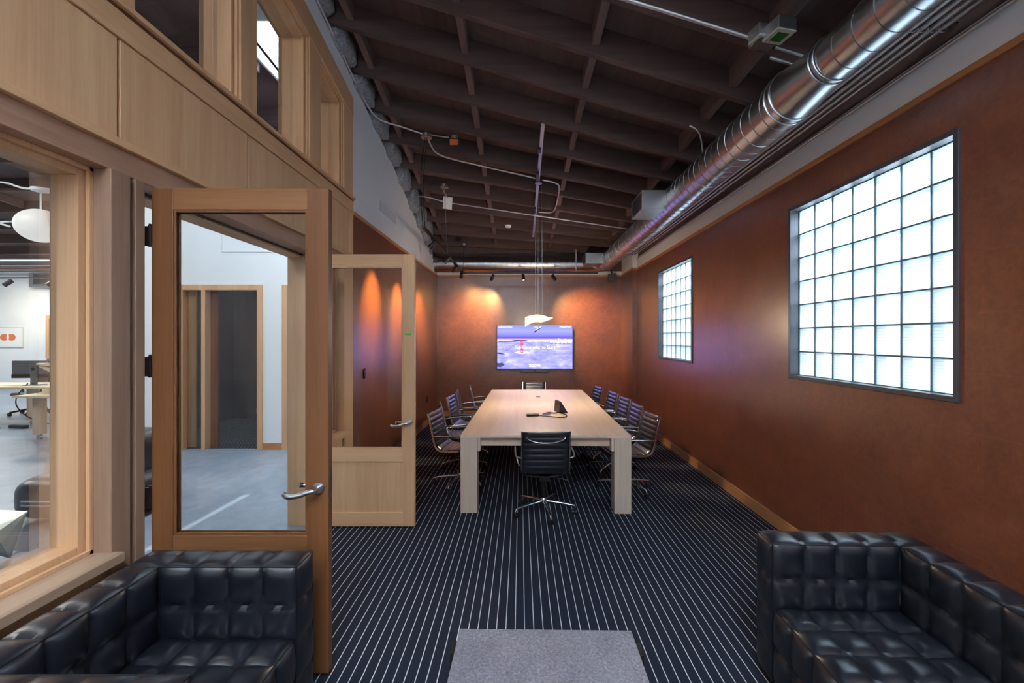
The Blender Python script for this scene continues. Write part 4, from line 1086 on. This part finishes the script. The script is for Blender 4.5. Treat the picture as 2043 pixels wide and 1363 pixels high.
# office task chair
t = empty('task_chair', (-11.1,9.85,0), R(75), 'black office task chair behind the long desk', 'chair')
m = MB()
for k in range(5):
    a = 2*PI*k/5+.3; m.tube([(0,0,.13),(.33*math.cos(a),.33*math.sin(a),.075)],.022,8)
m.cyl((0,0,.1),(0,0,.42),.03,14); m.build('base', M_BLACK, t, smooth=True)
for k in range(5):
    a = 2*PI*k/5+.3; MB().cyl((.33*math.cos(a)-.025,.33*math.sin(a),.035),(.33*math.cos(a)+.025,.33*math.sin(a),.035),.035,16).build('caster', M_BLACK, t, smooth=True)
MB().box(-.25,.25,-.25,.25,.42,.50).build('seat', M_BLACK, t, bevel=.04, segs=4)
MB().box(.18,.25,-.23,.23,.55,1.0).build('backrest', M_BLACK, t, bevel=.03, segs=4)
for s in (-1,1): MB().tube([(0,s*.25,.45),(0,s*.31,.55),(0,s*.31,.66)],.018,8).box(-.14,.12,s*.31-.04,s*.31+.04,.66,.69).build('armrest', M_BLACK, t, smooth=True)
for pts_, lab in (([(-10.05,8.85,.8),(-9.9,8.45,.5),(-9.6,8.4,.2),(-9.2,8.5,.012),(-8.6,8.5,.012)],'black cable hanging from the monitor to the office floor'),
                  ([(-11.5,8.35,.012),(-10.2,8.3,.012),(-9.9,8.25,.012)],'black cable trailing along the office floor under the desks')):
    tag(MB().tube(smooth_path(pts_,3),.010,8).build('cable', M_BLACK, smooth=True), lab, 'cable')
t = empty('power_strip', (-9.6,8.3,0), R(-8), 'black power strip on the office floor by the desk legs', 'power strip')
MB().box(-.18,.18,-.04,.04,0,.06).build('body', M_BLACK, t, bevel=.008)

# lounge chair outside the window (rounded bolsters)
t = empty('lounge_chair', (-4.1,4.3,0), 0, 'low black leather lounge seat with chrome clips beyond the interior window', 'lounge chair')
def pill(cx, cy, cz, rx, ry, rz, name, e=.6):
    def fn(u, v):
        th = u*2*PI; ph = (v-.5)*PI; q = lambda a, k=e: math.copysign(abs(a)**k, a)
        return (cx+rx*q(math.cos(ph))*q(math.cos(th)), cy+ry*q(math.cos(ph))*q(math.sin(th)), cz+rz*q(math.sin(ph)))
    return MB().grid(fn,40,24).build(name, M_LOUNGE, t, smooth='all', merge=True)
pill(-.08,.05,.215,.60,.42,.21,'seat',.55)
pill(.10,.12,.50,.27,.40,.28,'backrest',.62)
m = MB()
for z in (.20,.235): m.tube([(-.42,-.375,z),(.2,-.375,z)],.008,8)
m.build('clip_rail', M_CHROME, t, smooth=True)
for x in (.02,.12): MB().tube(smooth_path([(x,-.36,.24),(x-.01,-.40,.18),(x,-.40,.08),(x+.05,-.36,.04)],3),.010,8).build('clip', M_CHROME, t, smooth=True)
# faceted table
t = empty('faceted_table', (-3.96,3.05,0), 0, 'cream faceted low table with pointed legs beyond the interior window', 'coffee table')
V = [(.21,.25,.40),(-.62,.32,.40),(-.60,-.42,.40),(.52,-.30,.40),(0,.32,0),(.38,-.06,.30),(-.5,-.4,0),(-.1,.0,.31),(.30,.27,.375),(-.3,.34,.36)]
MB().add(V,[(0,1,2,3),(0,4,5),(0,5,3),(4,7,5),(5,7,3),(2,3,7),(2,7,6),(1,6,7),(1,2,6),(0,1,4),(1,7,4)]).build('body', M_CREAM, t)

# ================================================================= lights
def area(name, loc, rot, sx, sy, e, col=(1,1,1), spread=180):
    L = bpy.data.lights.new(name,'AREA'); L.shape = 'RECTANGLE'; L.size = sx; L.size_y = sy; L.energy = e; L.color = col; L.spread = R(spread)
    o = bpy.data.objects.new(name, L); COL.objects.link(o); o.location = loc; o.rotation_euler = rot; return o
# daylight outside the two block windows and above the added, unseen skylight
area('daylight_near', (XR+1.25,3.02,4.0), (0,R(38),0), 1.2, 2.4, 640, (.78,.89,1))
area('daylight_far', (XR+1.25,6.58,4.0), (0,R(38),0), 1.2, 2.4, 640, (.78,.89,1))
area('added_skylight_fill', (.05,-1.12,5.85), (0,0,0), 2.4, 1.6, 380, (.80,.89,1))
# added unseen light behind the camera, then office skylight lamp and added fills
area('added_high_fill', (-.72,YF-.25,4.4), (R(96),0,0), 1.9, .8, 100, (.80,.89,1))
area('skylight_lamp', ((SK[0]+SK[1])/2,(SK[2]+SK[3])/2,wz1+.1), (0,0,0), 1.0, 1.3, 300, (.9,.95,1))
for x, y, e in ((-4.4,2.4,68),(-8.5,4.5,120),(-9.5,10.5,170),(-15,8,220),(-15.5,13,150)):
    area('office_fill', (x,y,OC(y)-.05), (0,0,0), 1.6, 1.6, e, (1,.97,.93))  # fill lights added under the closed roof, no openings above them
L = bpy.data.lights.new('office_spot','SPOT'); L.energy = 260; L.spot_size = R(60); L.spot_blend = 1; L.color = (1,.80,.52); L.shadow_soft_size = .05
lo = bpy.data.objects.new('office_spot', L); COL.objects.link(lo); lo.location = (-16.1,13.55,3.35); lo.rotation_euler = (Vector((-17.9,15.6,2.5))-Vector((-16.1,13.55,3.35))).to_track_quat('-Z','Y').to_euler()
L = bpy.data.lights.new('sun','SUN'); L.energy = 3.5; L.angle = R(.6); L.color = (1,.95,.86)
lo = bpy.data.objects.new('sun', L); COL.objects.link(lo); lo.rotation_euler = Vector((-1.0,-2.3,-5.4)).to_track_quat('-Z','Y').to_euler()
area('passage_fill', (-4.2,5.0,4.7), (R(35),0,0), .8, .8, 17, (.72,.87,1))  # cool fill added over the passage, no fitting there
area('meeting_room_fill', (-4.9,8.0,2.85), (0,0,0), .5, .5, 14, (1,.86,.72))  # fill added to lift the dark room, no fitting there

w = bpy.data.worlds.new('world'); scn.world = w; w.use_nodes = True
bg = w.node_tree.nodes['Background']; bg.inputs[0].default_value = (.86,.93,1,1); bg.inputs[1].default_value = 1.0

# ================================================================= camera
cam = bpy.data.cameras.new('camera'); co = bpy.data.objects.new('camera', cam); COL.objects.link(co)
co.location = (0,0,1.71); co.rotation_euler = (PI/2,0,0)
cam.sensor_width = 36; cam.sensor_fit = 'HORIZONTAL'; cam.lens = 36*866/2043
cam.shift_x = -17.5/2043; cam.shift_y = -5.5/2043; cam.clip_start = .05
scn.camera = co
scn.view_settings.view_transform = 'Standard'; scn.view_settings.look = 'None'
scn.view_settings.exposure = 0.62; scn.view_settings.gamma = 1.0; scn.view_settings.use_curve_mapping = False
scn.cycles.use_denoising = True
scn.cycles.max_bounces = 10; scn.cycles.diffuse_bounces = 5; scn.cycles.glossy_bounces = 4; scn.cycles.transparent_max_bounces = 12
scn.cycles.sample_clamp_indirect = 6; scn.cycles.caustics_reflective = False; scn.cycles.caustics_refractive = False
